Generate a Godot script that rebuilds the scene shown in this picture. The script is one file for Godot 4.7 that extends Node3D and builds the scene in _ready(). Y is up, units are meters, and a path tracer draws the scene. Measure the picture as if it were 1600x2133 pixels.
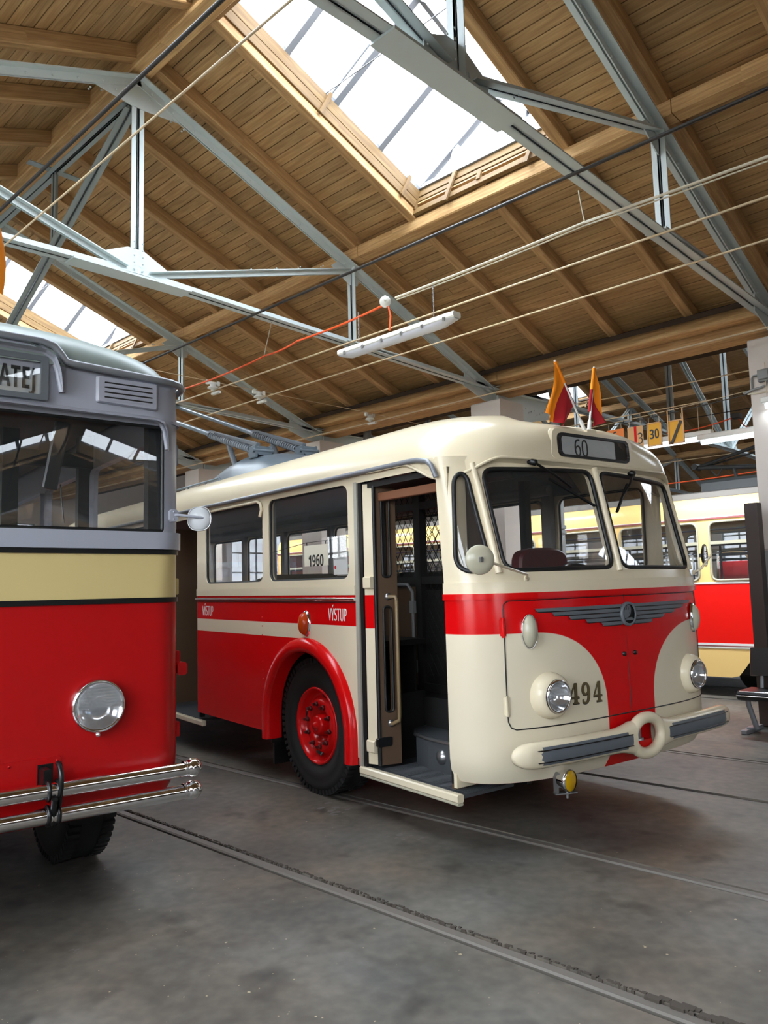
extends Node3D
# Tram and trolleybus shed. Axes: x across the nave, y up, -z along the nave (v = -z), metres.
var M := {}
var used := {}
var rng := RandomNumberGenerator.new()

# ---------------------------------------------------------------- naming and nodes
func numbered(called: String) -> String:
	var k: int = used.get(called, 0)
	used[called] = k + 1
	return called if k == 0 else "%s_%03d" % [called, k]

func tag(o: Node3D, label: String, category: String, group := "") -> Node3D:
	o.set_meta("label", label)
	o.set_meta("category", category)
	if group != "": o.set_meta("group", group)
	return o

func thing(called: String, label: String, category: String, group := "", xf := Transform3D()) -> Node3D:
	var o := Node3D.new()
	o.name = numbered(called)
	add_child(o)
	o.transform = xf
	return tag(o, label, category, group)

func structure(called: String, parent: Node = null) -> Node3D:
	var o := Node3D.new()
	o.name = called
	(self if parent == null else parent).add_child(o, true)
	o.set_meta("kind", "structure")
	return o

func fin(s: SurfaceTool, called: String, m: Material, parent: Node = null) -> MeshInstance3D:
	s.generate_normals()
	return put(s.commit(), called, m, parent)

func put(mesh: Mesh, called: String, m: Material, parent: Node = null) -> MeshInstance3D:
	var o := MeshInstance3D.new()
	o.mesh = mesh
	o.material_override = m
	if parent == null:
		o.name = numbered(called)
		add_child(o)
	else:
		o.name = called
		parent.add_child(o, true)
	return o

func stuff(o: Node3D) -> Node3D:
	o.set_meta("kind", "stuff")
	return o

# ---------------------------------------------------------------- mesh helpers
func st() -> SurfaceTool:
	var s := SurfaceTool.new()
	s.begin(Mesh.PRIMITIVE_TRIANGLES)
	s.set_smooth_group(-1)
	return s

func tri(s: SurfaceTool, a: Vector3, b: Vector3, c: Vector3) -> void:
	s.set_uv(Vector2(a.x + a.z, a.y)); s.add_vertex(a)
	s.set_uv(Vector2(b.x + b.z, b.y)); s.add_vertex(b)
	s.set_uv(Vector2(c.x + c.z, c.y)); s.add_vertex(c)

func quad(s: SurfaceTool, a: Vector3, b: Vector3, c: Vector3, d: Vector3, ua := Vector2.ZERO, ub := Vector2(1, 0), uc := Vector2(1, 1), ud := Vector2(0, 1)) -> void:
	s.set_uv(ua); s.add_vertex(a)
	s.set_uv(uc); s.add_vertex(c)
	s.set_uv(ub); s.add_vertex(b)
	s.set_uv(ua); s.add_vertex(a)
	s.set_uv(ud); s.add_vertex(d)
	s.set_uv(uc); s.add_vertex(c)

# box with axes x (ax), y (ay), z (az), half sizes; texture runs along z
func obox(s: SurfaceTool, c: Vector3, ax: Vector3, ay: Vector3, az: Vector3, hx: float, hy: float, hz: float, ch := 0.0) -> void:
	s.set_smooth_group(-1)
	var p := []
	if ch > 0.0:
		ch = minf(ch, minf(hx, hy) * 0.6)
		p = [[-hx + ch, -hy], [hx - ch, -hy], [hx, -hy + ch], [hx, hy - ch], [hx - ch, hy], [-hx + ch, hy], [-hx, hy - ch], [-hx, -hy + ch]]
	else:
		p = [[-hx, -hy], [hx, -hy], [hx, hy], [-hx, hy]]
	var n := p.size()
	var d := 0.0
	for i in n:
		var a: Array = p[i]
		var b: Array = p[(i + 1) % n]
		var A: Vector3 = c + ax * a[0] + ay * a[1]
		var B: Vector3 = c + ax * b[0] + ay * b[1]
		var w := A.distance_to(B)
		quad(s, A - az * hz, B - az * hz, B + az * hz, A + az * hz, Vector2(0, d), Vector2(0, d + w), Vector2(2 * hz, d + w), Vector2(2 * hz, d))
		d += w
	for e in [-1.0, 1.0]:
		for i in range(1, n - 1):
			var q0: Vector3 = c + az * hz * e + ax * p[0][0] + ay * p[0][1]
			var q1: Vector3 = c + az * hz * e + ax * p[i][0] + ay * p[i][1]
			var q2: Vector3 = c + az * hz * e + ax * p[i + 1][0] + ay * p[i + 1][1]
			if e < 0: tri(s, q0, q1, q2)
			else: tri(s, q0, q2, q1)

func box(s: SurfaceTool, c: Vector3, size: Vector3, ch := 0.0) -> void:
	obox(s, c, Vector3.RIGHT, Vector3.UP, Vector3.BACK, size.x / 2, size.y / 2, size.z / 2, ch)

func bx(lo: Vector3, hi: Vector3, ch := 0.0) -> SurfaceTool:
	var s := st()
	box(s, (lo + hi) / 2, (hi - lo).abs(), ch)
	return s

# bar from a to b; n is the direction of its height; offsets across (l) and along n
func bar(s: SurfaceTool, a: Vector3, b: Vector3, n: Vector3, w: float, h: float, ol := 0.0, on := 0.0, ch := 0.0) -> void:
	var d := (b - a).normalized()
	n = (n - d * n.dot(d)).normalized()
	var l := n.cross(d)
	obox(s, (a + b) / 2 + l * ol + n * on, l, n, d, w / 2, h / 2, a.distance_to(b) / 2, ch)

# a pair of steel angles back to back, flanges on the side of n
func angles(s: SurfaceTool, a: Vector3, b: Vector3, n: Vector3, leg := 0.075, t := 0.01, gap := 0.014) -> void:
	for e in [-1.0, 1.0]:
		bar(s, a, b, n, t, leg, e * (gap / 2 + t / 2), -leg / 2)
		bar(s, a, b, n, leg, t, e * (gap / 2 + leg / 2), -t / 2)

func tube(s: SurfaceTool, pts: Array, r: float, n := 8, closed := false, caps := true) -> void:
	s.set_smooth_group(0)
	var m := pts.size()
	var rings := []
	var up := Vector3.UP
	for i in m:
		var prev: Vector3 = pts[(i - 1 + m) % m] if closed or i > 0 else pts[i]
		var next: Vector3 = pts[(i + 1) % m] if closed or i < m - 1 else pts[i]
		var d := (next - prev).normalized()
		if i == 0:
			up = Vector3.UP if absf(d.y) < 0.9 else Vector3.RIGHT
		up = (up - d * up.dot(d)).normalized()
		var l := d.cross(up)
		var ring := []
		for k in n:
			var a := TAU * k / n
			ring.append(Vector3(pts[i]) + (l * cos(a) + up * sin(a)) * r)
		rings.append(ring)
	for i in (m if closed else m - 1):
		var A: Array = rings[i]
		var B: Array = rings[(i + 1) % m]
		for k in n:
			var k2 := (k + 1) % n
			quad(s, A[k], B[k], B[k2], A[k2])
	if caps and not closed:
		s.set_smooth_group(-1)
		for k in range(1, n - 1):
			tri(s, rings[0][0], rings[0][k + 1], rings[0][k])
			tri(s, rings[m - 1][0], rings[m - 1][k], rings[m - 1][k + 1])

# profile: [radius, height] pairs, turned about the y axis of xf
func lathe(s: SurfaceTool, profile: Array, n: int, xf := Transform3D(), smooth := true) -> void:
	for i in profile.size() - 1:
		s.set_smooth_group(0 if smooth else -1)
		for k in n:
			var a := TAU * k / n
			var b := TAU * (k + 1) / n
			var p: Array = profile[i]
			var q: Array = profile[i + 1]
			var A := xf * Vector3(p[0] * cos(a), p[1], p[0] * sin(a))
			var B := xf * Vector3(p[0] * cos(b), p[1], p[0] * sin(b))
			var C := xf * Vector3(q[0] * cos(b), q[1], q[0] * sin(b))
			var D := xf * Vector3(q[0] * cos(a), q[1], q[0] * sin(a))
			if p[0] > 1e-5:
				s.set_uv(Vector2(float(k) / n, 0)); s.add_vertex(A)
				s.set_uv(Vector2(float(k + 1) / n, 0)); s.add_vertex(B)
				s.set_uv(Vector2(float(k + 1) / n, 1)); s.add_vertex(C)
			if q[0] > 1e-5:
				s.set_uv(Vector2(float(k) / n, 0)); s.add_vertex(A)
				s.set_uv(Vector2(float(k + 1) / n, 1)); s.add_vertex(C)
				s.set_uv(Vector2(float(k) / n, 1)); s.add_vertex(D)

# frame whose y axis is n
func along(p: Vector3, n: Vector3) -> Transform3D:
	n = n.normalized()
	var x := n.cross(Vector3.UP if absf(n.y) < 0.95 else Vector3.RIGHT).normalized()
	return Transform3D(Basis(x, n, x.cross(n)), p)

func dome(s: SurfaceTool, p: Vector3, n: Vector3, r: float) -> void:
	lathe(s, [[r, 0.0], [r * 0.75, r * 0.55], [0.0, r * 0.8]], 7, along(p, n))

# smooth surface of f(i, j) with 0 <= i <= nu, 0 <= j <= nv
func grid(s: SurfaceTool, nu: int, nv: int, f: Callable, flip := false, group := 0) -> void:
	s.set_smooth_group(group)
	var pts := []
	for i in nu + 1:
		var col := []
		for j in nv + 1: col.append(f.call(float(i) / nu, float(j) / nv))
		pts.append(col)
	for i in nu:
		for j in nv:
			var u0 := Vector2(float(i) / nu, 1 - float(j) / nv)
			var u1 := Vector2(float(i + 1) / nu, 1 - float(j + 1) / nv)
			if flip: quad(s, pts[i][j], pts[i][j + 1], pts[i + 1][j + 1], pts[i + 1][j], u0, Vector2(u0.x, u1.y), u1, Vector2(u1.x, u0.y))
			else: quad(s, pts[i][j], pts[i + 1][j], pts[i + 1][j + 1], pts[i][j + 1], u0, Vector2(u1.x, u0.y), u1, Vector2(u0.x, u1.y))

func catenary(a: Vector3, b: Vector3, sag: float, n := 14) -> Array:
	var r := []
	for i in n + 1:
		var t := float(i) / n
		r.append(a.lerp(b, t) - Vector3(0, sag * 4 * t * (1 - t), 0))
	return r

func wire(pts: Array, r: float, called: String, m: Material, parent: Node = null, n := 6) -> MeshInstance3D:
	var s := st()
	tube(s, pts, r, n)
	return fin(s, called, m, parent)

# polygon (Vector2) with rounded corners
func rounded(pts: Array, r: float, n := 6) -> Array:
	var out := []
	var m := pts.size()
	for i in m:
		var p: Vector2 = pts[i]
		var a: Vector2 = (Vector2(pts[(i - 1 + m) % m]) - p)
		var b: Vector2 = (Vector2(pts[(i + 1) % m]) - p)
		var rr := minf(r, minf(a.length(), b.length()) * 0.48)
		var p0 := p + a.normalized() * rr
		var p1 := p + b.normalized() * rr
		for k in n + 1:
			var t := float(k) / n
			out.append(p0 * (1 - t) * (1 - t) + p * 2 * t * (1 - t) + p1 * t * t)
	return out

func rrect(x0: float, y0: float, x1: float, y1: float, r: float, n := 6) -> Array:
	return rounded([Vector2(x0, y0), Vector2(x1, y0), Vector2(x1, y1), Vector2(x0, y1)], r, n)

func centre(poly: Array) -> Vector2:
	var c := Vector2.ZERO
	for p in poly: c += p
	return c / poly.size()

func ray_poly(c: Vector2, d: Vector2, poly: Array) -> Vector2:
	var best := 0.0
	for i in poly.size():
		var a: Vector2 = poly[i]
		var b: Vector2 = poly[(i + 1) % poly.size()]
		var e := b - a
		var den := d.cross(e)
		if absf(den) < 1e-9: continue
		var t := (a - c).cross(e) / den
		var u := (a - c).cross(d) / den
		if t > best and u > -1e-6 and u < 1 + 1e-6: best = t
	return c + d * best

func dense(poly: Array, step := 0.07) -> Array:
	var out := []
	for i in poly.size():
		var a: Vector2 = poly[i]
		var b: Vector2 = poly[(i + 1) % poly.size()]
		var n := maxi(1, int(ceil(a.distance_to(b) / step)))
		for k in n: out.append(a.lerp(b, float(k) / n))
	return out

# sheet between the outline `outer` and the hole `hole` (both star-shaped round the hole's middle), mapped by f(p, depth)
func sheet(s: SurfaceTool, outer: Array, hole: Array, f: Callable, rings := 1, reveal := 0.03, flip := false) -> void:
	var c := centre(hole)
	var dirs := []
	var ds := 0.07 if rings > 1 else 5.0
	for p in dense(hole, ds): dirs.append((Vector2(p) - c).angle())
	for p in dense(outer, ds): dirs.append((Vector2(p) - c).angle())
	dirs.sort()
	var a := []
	var b := []
	for t in dirs:
		var d := Vector2.from_angle(t)
		a.append(ray_poly(c, d, hole))
		b.append(ray_poly(c, d, outer))
	var n := dirs.size()
	for i in n:
		var k := (i + 1) % n
		for r in rings:
			var t0 := float(r) / rings
			var t1 := float(r + 1) / rings
			s.set_smooth_group(0)
			var P: Vector3 = f.call(Vector2(a[i]).lerp(b[i], t0), 0.0)
			var Q: Vector3 = f.call(Vector2(a[k]).lerp(b[k], t0), 0.0)
			var R: Vector3 = f.call(Vector2(a[k]).lerp(b[k], t1), 0.0)
			var S: Vector3 = f.call(Vector2(a[i]).lerp(b[i], t1), 0.0)
			if flip: quad(s, P, S, R, Q)
			else: quad(s, P, Q, R, S)
		if reveal > 0:
			s.set_smooth_group(-1)
			var P0: Vector3 = f.call(a[i], 0.0)
			var Q0: Vector3 = f.call(a[k], 0.0)
			var P1: Vector3 = f.call(a[i], -reveal)
			var Q1: Vector3 = f.call(a[k], -reveal)
			if flip: quad(s, P0, Q0, Q1, P1)
			else: quad(s, P0, P1, Q1, Q0)

# filled star-shaped outline
func fill(s: SurfaceTool, poly: Array, f: Callable, depth: float, rings := 4, flip := false) -> void:
	if rings > 1: poly = dense(poly)
	var c := centre(poly)
	s.set_smooth_group(0)
	var n := poly.size()
	for i in n:
		var k := (i + 1) % n
		for r in rings:
			var t0 := float(r) / rings
			var t1 := float(r + 1) / rings
			var P: Vector3 = f.call(c.lerp(poly[i], t0), depth)
			var Q: Vector3 = f.call(c.lerp(poly[k], t0), depth)
			var R: Vector3 = f.call(c.lerp(poly[k], t1), depth)
			var S: Vector3 = f.call(c.lerp(poly[i], t1), depth)
			if flip:
				if r > 0: tri(s, P, R, Q)
				tri(s, P, S, R)
			else:
				if r > 0: tri(s, P, Q, R)
				tri(s, P, R, S)

# prism of a star-shaped outline with thickness, bevelled edge
func slab(s: SurfaceTool, poly: Array, f: Callable, d0: float, d1: float, bevel := 0.0) -> void:
	var c := centre(poly)
	var top := []
	for p in poly:
		var q := Vector2(p)
		top.append(q + (c - q).normalized() * bevel)
	fill(s, top, f, d1, 1)
	var n := poly.size()
	for i in n:
		var k := (i + 1) % n
		s.set_smooth_group(-1)
		quad(s, f.call(poly[i], d0), f.call(poly[k], d0), f.call(poly[k], d1 - bevel), f.call(poly[i], d1 - bevel))
		if bevel > 0: quad(s, f.call(poly[i], d1 - bevel), f.call(poly[k], d1 - bevel), f.call(top[k], d1), f.call(top[i], d1))

func word(t: String, size: float, depth: float, serif := false, bold := true) -> TextMesh:
	var m := TextMesh.new()
	var f := SystemFont.new()
	f.font_names = PackedStringArray(["Droid Serif" if serif else "Droid Sans"])
	f.font_weight = 700 if bold else 400
	m.font = f
	m.text = t
	m.font_size = 64
	m.pixel_size = size / 64.0
	m.depth = depth
	return m

func write(t: String, size: float, at: Vector3, basis: Basis, squeeze: float, m: Material, parent: Node, called := "lettering", depth := 0.003, serif := false, bold := true) -> MeshInstance3D:
	var o := put(word(t, size, depth, serif, bold), called, m, parent)
	o.transform = Transform3D(Basis(basis.x * squeeze, basis.y, basis.z), at)
	return o

# ---------------------------------------------------------------- materials
func mat(c: Color, rough := 0.5, metal := 0.0) -> StandardMaterial3D:
	var m := StandardMaterial3D.new()
	m.albedo_color = c
	m.roughness = rough
	m.metallic = metal
	return m

func paint(c: Color, rough := 0.2) -> StandardMaterial3D:
	var m := mat(c, rough)
	m.metallic_specular = 0.4
	return m

func glass(c: Color, a: float) -> StandardMaterial3D:
	var m := mat(Color(c, a), 0.0)
	m.transparency = BaseMaterial3D.TRANSPARENCY_ALPHA
	m.metallic_specular = 0.5
	return m

func grain(seed_: int, sx: float, sy: float, knots: float) -> ImageTexture:
	var n := FastNoiseLite.new()
	n.seed = seed_
	n.frequency = 0.01
	n.fractal_octaves = 4
	var k := FastNoiseLite.new()
	k.seed = seed_ + 9
	k.frequency = 0.012
	var data := PackedByteArray()
	var S := 512
	data.resize(S * S * 3)
	var i := 0
	for y in S:
		for x in S:
			var w := k.get_noise_2d(x * 0.5, y * 2.0)
			var v := 0.82 + 0.085 * n.get_noise_2d(x * sx, y * sy + w * knots) + 0.12 * w
			var r := clampf(v, 0.0, 1.0)
			data[i] = int(255 * r)
			data[i + 1] = int(255 * clampf(r * (0.97 + 0.05 * w), 0, 1))
			data[i + 2] = int(255 * clampf(r * (0.92 + 0.1 * w), 0, 1))
			i += 3
	return ImageTexture.create_from_image(Image.create_from_data(S, S, false, Image.FORMAT_RGB8, data))

func wood(tex: ImageTexture, c: Color, off: float, rough := 0.7) -> StandardMaterial3D:
	var m := mat(c, rough)
	m.albedo_texture = tex
	m.uv1_scale = Vector3(0.5, 1.4, 1)
	m.uv1_offset = Vector3(off, off * 1.7, 0)
	return m

func floor_texture() -> ImageTexture:
	var S := 1536
	var a := FastNoiseLite.new(); a.seed = 3; a.frequency = 0.004; a.fractal_octaves = 5
	var b := FastNoiseLite.new(); b.seed = 8; b.frequency = 0.05; b.fractal_octaves = 3
	var c := FastNoiseLite.new(); c.seed = 21; c.frequency = 0.012; c.fractal_octaves = 3
	var img := Image.create(S, S, false, Image.FORMAT_RGB8)
	var data := PackedByteArray()
	data.resize(S * S * 3)
	var i := 0
	for y in S:
		for x in S:
			var v := 0.62 + 0.19 * a.get_noise_2d(x, y) + 0.09 * b.get_noise_2d(x, y)
			var w := c.get_noise_2d(x, y)
			if w > 0.28: v -= (w - 0.28) * 0.38
			var t = a.get_noise_2d(y + 900, x)
			data[i] = int(255 * clampf(v * (1.0 + 0.07 * t), 0, 1))
			data[i + 1] = int(255 * clampf(v * 0.985, 0, 1))
			data[i + 2] = int(255 * clampf(v * (0.95 - 0.06 * t), 0, 1))
			i += 3
	img = Image.create_from_data(S, S, false, Image.FORMAT_RGB8, data)
	return ImageTexture.create_from_image(img)

func make_materials() -> void:
	var g1 := grain(1, 0.5, 9.0, 30.0)
	for k in 6:
		var t: float = [1.0, 0.96, 1.04, 0.92, 0.98, 1.02][k]
		M["plank%d" % k] = wood(g1, Color(0.82 * t, 0.67 * t, 0.47 * t), 0.17 * k, 0.65)
	M.plank_gap = mat(Color(0.20, 0.14, 0.09), 0.9)
	M.rafter = wood(g1, Color(0.84, 0.68, 0.48), 0.4)
	M.purlin = wood(g1, Color(0.92, 0.76, 0.54), 0.7)
	M.kerb = wood(g1, Color(0.53, 0.41, 0.22), 0.23)
	M.steel = mat(Color(0.75, 0.79, 0.79), 0.45)
	M.steel_dark = mat(Color(0.58, 0.62, 0.62), 0.5)
	M.jamb = mat(Color(0.66, 0.65, 0.60), 0.35, 0.2)
	M.alu = mat(Color(0.46, 0.47, 0.49), 0.4)
	M.sky_pane = glass(Color(0.92, 0.96, 1.0), 0.04)
	M.frosted = glass(Color(0.50, 0.66, 0.86), 0.95)
	M.frosted.roughness = 0.3
	M.floor = mat(Color(0.59, 0.565, 0.53), 0.55)
	M.floor.albedo_texture = floor_texture()
	M.floor.uv1_triplanar = true
	M.floor.uv1_world_triplanar = true
	M.floor.uv1_scale = Vector3(0.125, 0.125, 0.125)
	M.rail = mat(Color(0.40, 0.375, 0.345), 0.6, 0.0)
	M.groove = mat(Color(0.05, 0.045, 0.04), 0.9)
	M.rubble = mat(Color(0.27, 0.24, 0.21), 0.95)
	M.fleck = mat(Color(0.66, 0.61, 0.50), 0.7)
	M.splotch = mat(Color(0.45, 0.43, 0.41), 0.7)
	M.wall = mat(Color(0.80, 0.77, 0.74), 0.85)
	M.gate = mat(Color(0.22, 0.18, 0.15), 0.8)
	M.wall_grey = mat(Color(0.52, 0.53, 0.53), 0.7)
	M.wire = mat(Color(0.80, 0.71, 0.58), 0.45)
	M.wire_dark = mat(Color(0.13, 0.11, 0.10), 0.5)
	M.cable = mat(Color(0.78, 0.74, 0.66), 0.6)
	M.orange = mat(Color(0.93, 0.36, 0.16), 0.5)
	M.porcelain = mat(Color(0.86, 0.86, 0.83), 0.35)
	M.cream = paint(Color(0.84, 0.79, 0.68))
	M.red = paint(Color(0.79, 0.04, 0.05))
	M.bumper_grey = mat(Color(0.36, 0.38, 0.40), 0.42)
	M.black = mat(Color(0.025, 0.025, 0.028), 0.35)
	M.rubber = mat(Color(0.035, 0.037, 0.042), 0.5)
	M.tyre = mat(Color(0.075, 0.075, 0.075), 0.75)
	M.chrome = mat(Color(0.92, 0.92, 0.93), 0.05, 1.0)
	M.silver = mat(Color(0.62, 0.62, 0.62), 0.3, 0.9)
	M.gutter = mat(Color(0.50, 0.51, 0.53), 0.4, 0.3)
	M.pane = glass(Color(0.30, 0.33, 0.34), 0.14)
	M.lens = glass(Color(0.95, 0.97, 1.0), 0.12)
	M.reflector = mat(Color(0.80, 0.81, 0.82), 0.12, 1.0)
	M.amber = mat(Color(0.72, 0.24, 0.03), 0.25)
	M.yellow_lens = mat(Color(0.80, 0.62, 0.02), 0.12)
	M.milky = mat(Color(0.66, 0.64, 0.56), 0.25)
	M.brown = mat(Color(0.34, 0.26, 0.19), 0.5)
	M.tan = mat(Color(0.46, 0.38, 0.26), 0.4)
	M.inner = mat(Color(0.50, 0.50, 0.50), 0.5)
	M.pole_grey = mat(Color(0.43, 0.48, 0.51), 0.3)
	M.box_grey = mat(Color(0.20, 0.21, 0.215), 0.6)
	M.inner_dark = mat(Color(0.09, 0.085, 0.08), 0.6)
	M.step = mat(Color(0.25, 0.26, 0.27), 0.5)
	M.mesh = mat(Color(0.03, 0.03, 0.03), 0.5)
	M.maroon = mat(Color(0.28, 0.03, 0.05), 0.45)
	M.white = mat(Color(0.88, 0.88, 0.86), 0.5)
	M.letter_white = mat(Color(0.90, 0.88, 0.84), 0.5)
	M.olive = mat(Color(0.33, 0.28, 0.17), 0.5)
	M.pole = mat(Color(0.33, 0.37, 0.40), 0.35)
	M.bus_grey = paint(Color(0.60, 0.61, 0.65), 0.28)
	M.bus_roof = mat(Color(0.50, 0.54, 0.52), 0.42)
	M.bus_cream = paint(Color(0.78, 0.70, 0.48), 0.3)
	M.bus_red = paint(Color(0.66, 0.04, 0.05), 0.28)
	M.tram_cream = paint(Color(0.93, 0.78, 0.50), 0.25)
	M.tram_red = paint(Color(0.90, 0.07, 0.05), 0.3)
	M.tram_trim = mat(Color(0.55, 0.30, 0.30), 0.4)
	M.tram_roof = mat(Color(0.42, 0.40, 0.38), 0.6)
	M.flag_yellow = mat(Color(0.95, 0.55, 0.03), 0.8)
	M.flag_yellow.backlight_enabled = true
	M.flag_yellow.backlight = Color(0.30, 0.16, 0.01)
	M.flag_red = mat(Color(0.62, 0.03, 0.08), 0.8)
	M.flag_red.backlight_enabled = true
	M.flag_red.backlight = Color(0.15, 0.01, 0.02)
	M.leather = mat(Color(0.05, 0.045, 0.045), 0.35)
	M.timber_dark = mat(Color(0.20, 0.15, 0.13), 0.5)
	M.tubelight = mat(Color(0.95, 0.97, 1.0), 0.4)
	M.tubelight.emission_enabled = true
	M.tubelight.emission = Color(0.93, 0.97, 1.0)
	M.tubelight.emission_energy_multiplier = 0.6
	M.sign_yellow = mat(Color(0.85, 0.62, 0.10), 0.6)
	M.sign_wood = mat(Color(0.80, 0.62, 0.42), 0.7)
	M.paper = mat(Color(0.85, 0.85, 0.83), 0.7)
	M.blind = mat(Color(0.74, 0.75, 0.75), 0.6)
	M.green = mat(Color(0.05, 0.45, 0.22), 0.5)

# ================================================================ the shed
const UC := 3.69      # nave ridge
const HALF := 5.81
const UE := 9.5       # column line
const SL := 0.372     # roof slope
const TR := [2.84, 6.9, 10.93, 14.96]

func P(u: float, y: float, v: float) -> Vector3:
	return Vector3(u, y, -v)

func roof_y(u: float) -> float:   # underside of the rafters of the nave
	return 5.86 - SL * (absf(u - UC) + UC - 6.55)

# boards, rafters and deck of one slope; e is +1 for the slope towards +x; wells are [v0, v1] skylight openings between ridge and purlin
func slope(parent: Node3D, uc: float, y0: float, sl: float, e: float, length: float, v0: float, v1: float, single: Array, wells: Array, d_from: float, d_to: float, pitch: float, seg: float) -> void:
	var n := Vector3(e * sl, 1, 0).normalized()
	var t := Vector3(e, -sl, 0).normalized()
	var base := Vector3(uc, y0, 0) + n * 0.16
	var rows := int(length / pitch)
	var cache := {}
	var rest := st()
	for r in rows:
		var d := (r + 0.5) * pitch
		var cuts := []
		var v := v0 - fmod(r * 1.37, 4.0) * seg / 4.0
		while v < v1:
			cuts.append([maxf(v, v0), minf(v + seg, v1)])
			v += seg
		var bits := []
		for c in cuts:
			var left := [c]
			if d > d_from and d < d_to:
				for w in wells:
					var next := []
					for q in left:
						if q[1] <= w[0] or q[0] >= w[1]: next.append(q)
						else:
							if q[0] < w[0]: next.append([q[0], w[0]])
							if q[1] > w[1]: next.append([w[1], q[1]])
					left = next
			bits.append_array(left)
		for c in bits:
			var len_: float = c[1] - c[0]
			if len_ < 0.05: continue
			var dy := rng.randf_range(-0.002, 0.003)
			var at := base + t * d + n * (0.012 + dy) + Vector3(0, 0, -(c[0] + c[1]) / 2)
			if single.size() == 2 and c[1] > single[0] and c[0] < single[1]:
				var key := snappedf(len_, 0.01)
				if not cache.has(key):
					var s := st()
					box(s, Vector3.ZERO, Vector3(pitch - 0.009, 0.022, len_ - 0.004))
					s.generate_normals()
					cache[key] = s.commit()
				var o := put(cache[key], "plank", M["plank%d" % rng.randi_range(0, 5)], parent)
				o.transform = Transform3D(Basis(t, n, t.cross(n)), at)
			else:
				obox(rest, at, t, n, t.cross(n), pitch / 2 - 0.0035, 0.011, len_ / 2 - 0.002)
	stuff(fin(rest, "planks", M.plank0, parent))
	# closed deck over the boards
	var deck := st()
	var strips := [[0.0, d_from, []], [d_from, d_to, wells], [d_to, length + 0.4, []]]
	for q in strips:
		var vs := [v0]
		for w in q[2]: vs.append_array([w[0], w[1]])
		vs.append(v1)
		for k in range(0, vs.size(), 2):
			if vs[k + 1] <= vs[k] or q[1] <= q[0]: continue
			obox(deck, base + t * ((q[0] + q[1]) / 2) + n * 0.06 + Vector3(0, 0, -(vs[k] + vs[k + 1]) / 2.0), t, n, t.cross(n), (q[1] - q[0]) / 2.0, 0.03, (vs[k + 1] - vs[k]) / 2.0)
	fin(deck, "roof_deck", M.plank_gap, parent)

func rafters(parent: Node3D, uc: float, y0: float, sl: float, e: float, from: float, to: float, vs: Array, w := 0.115, hgt := 0.16) -> void:
	var n := Vector3(e * sl, 1, 0).normalized()
	var t := Vector3(e, -sl, 0).normalized()
	for v in vs:
		var s := st()
		bar(s, Vector3(uc, y0, -v) + t * from, Vector3(uc, y0, -v) + t * to, n, w, hgt, 0, hgt / 2, 0.008)
		fin(s, "rafter", M.rafter, parent)

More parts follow.
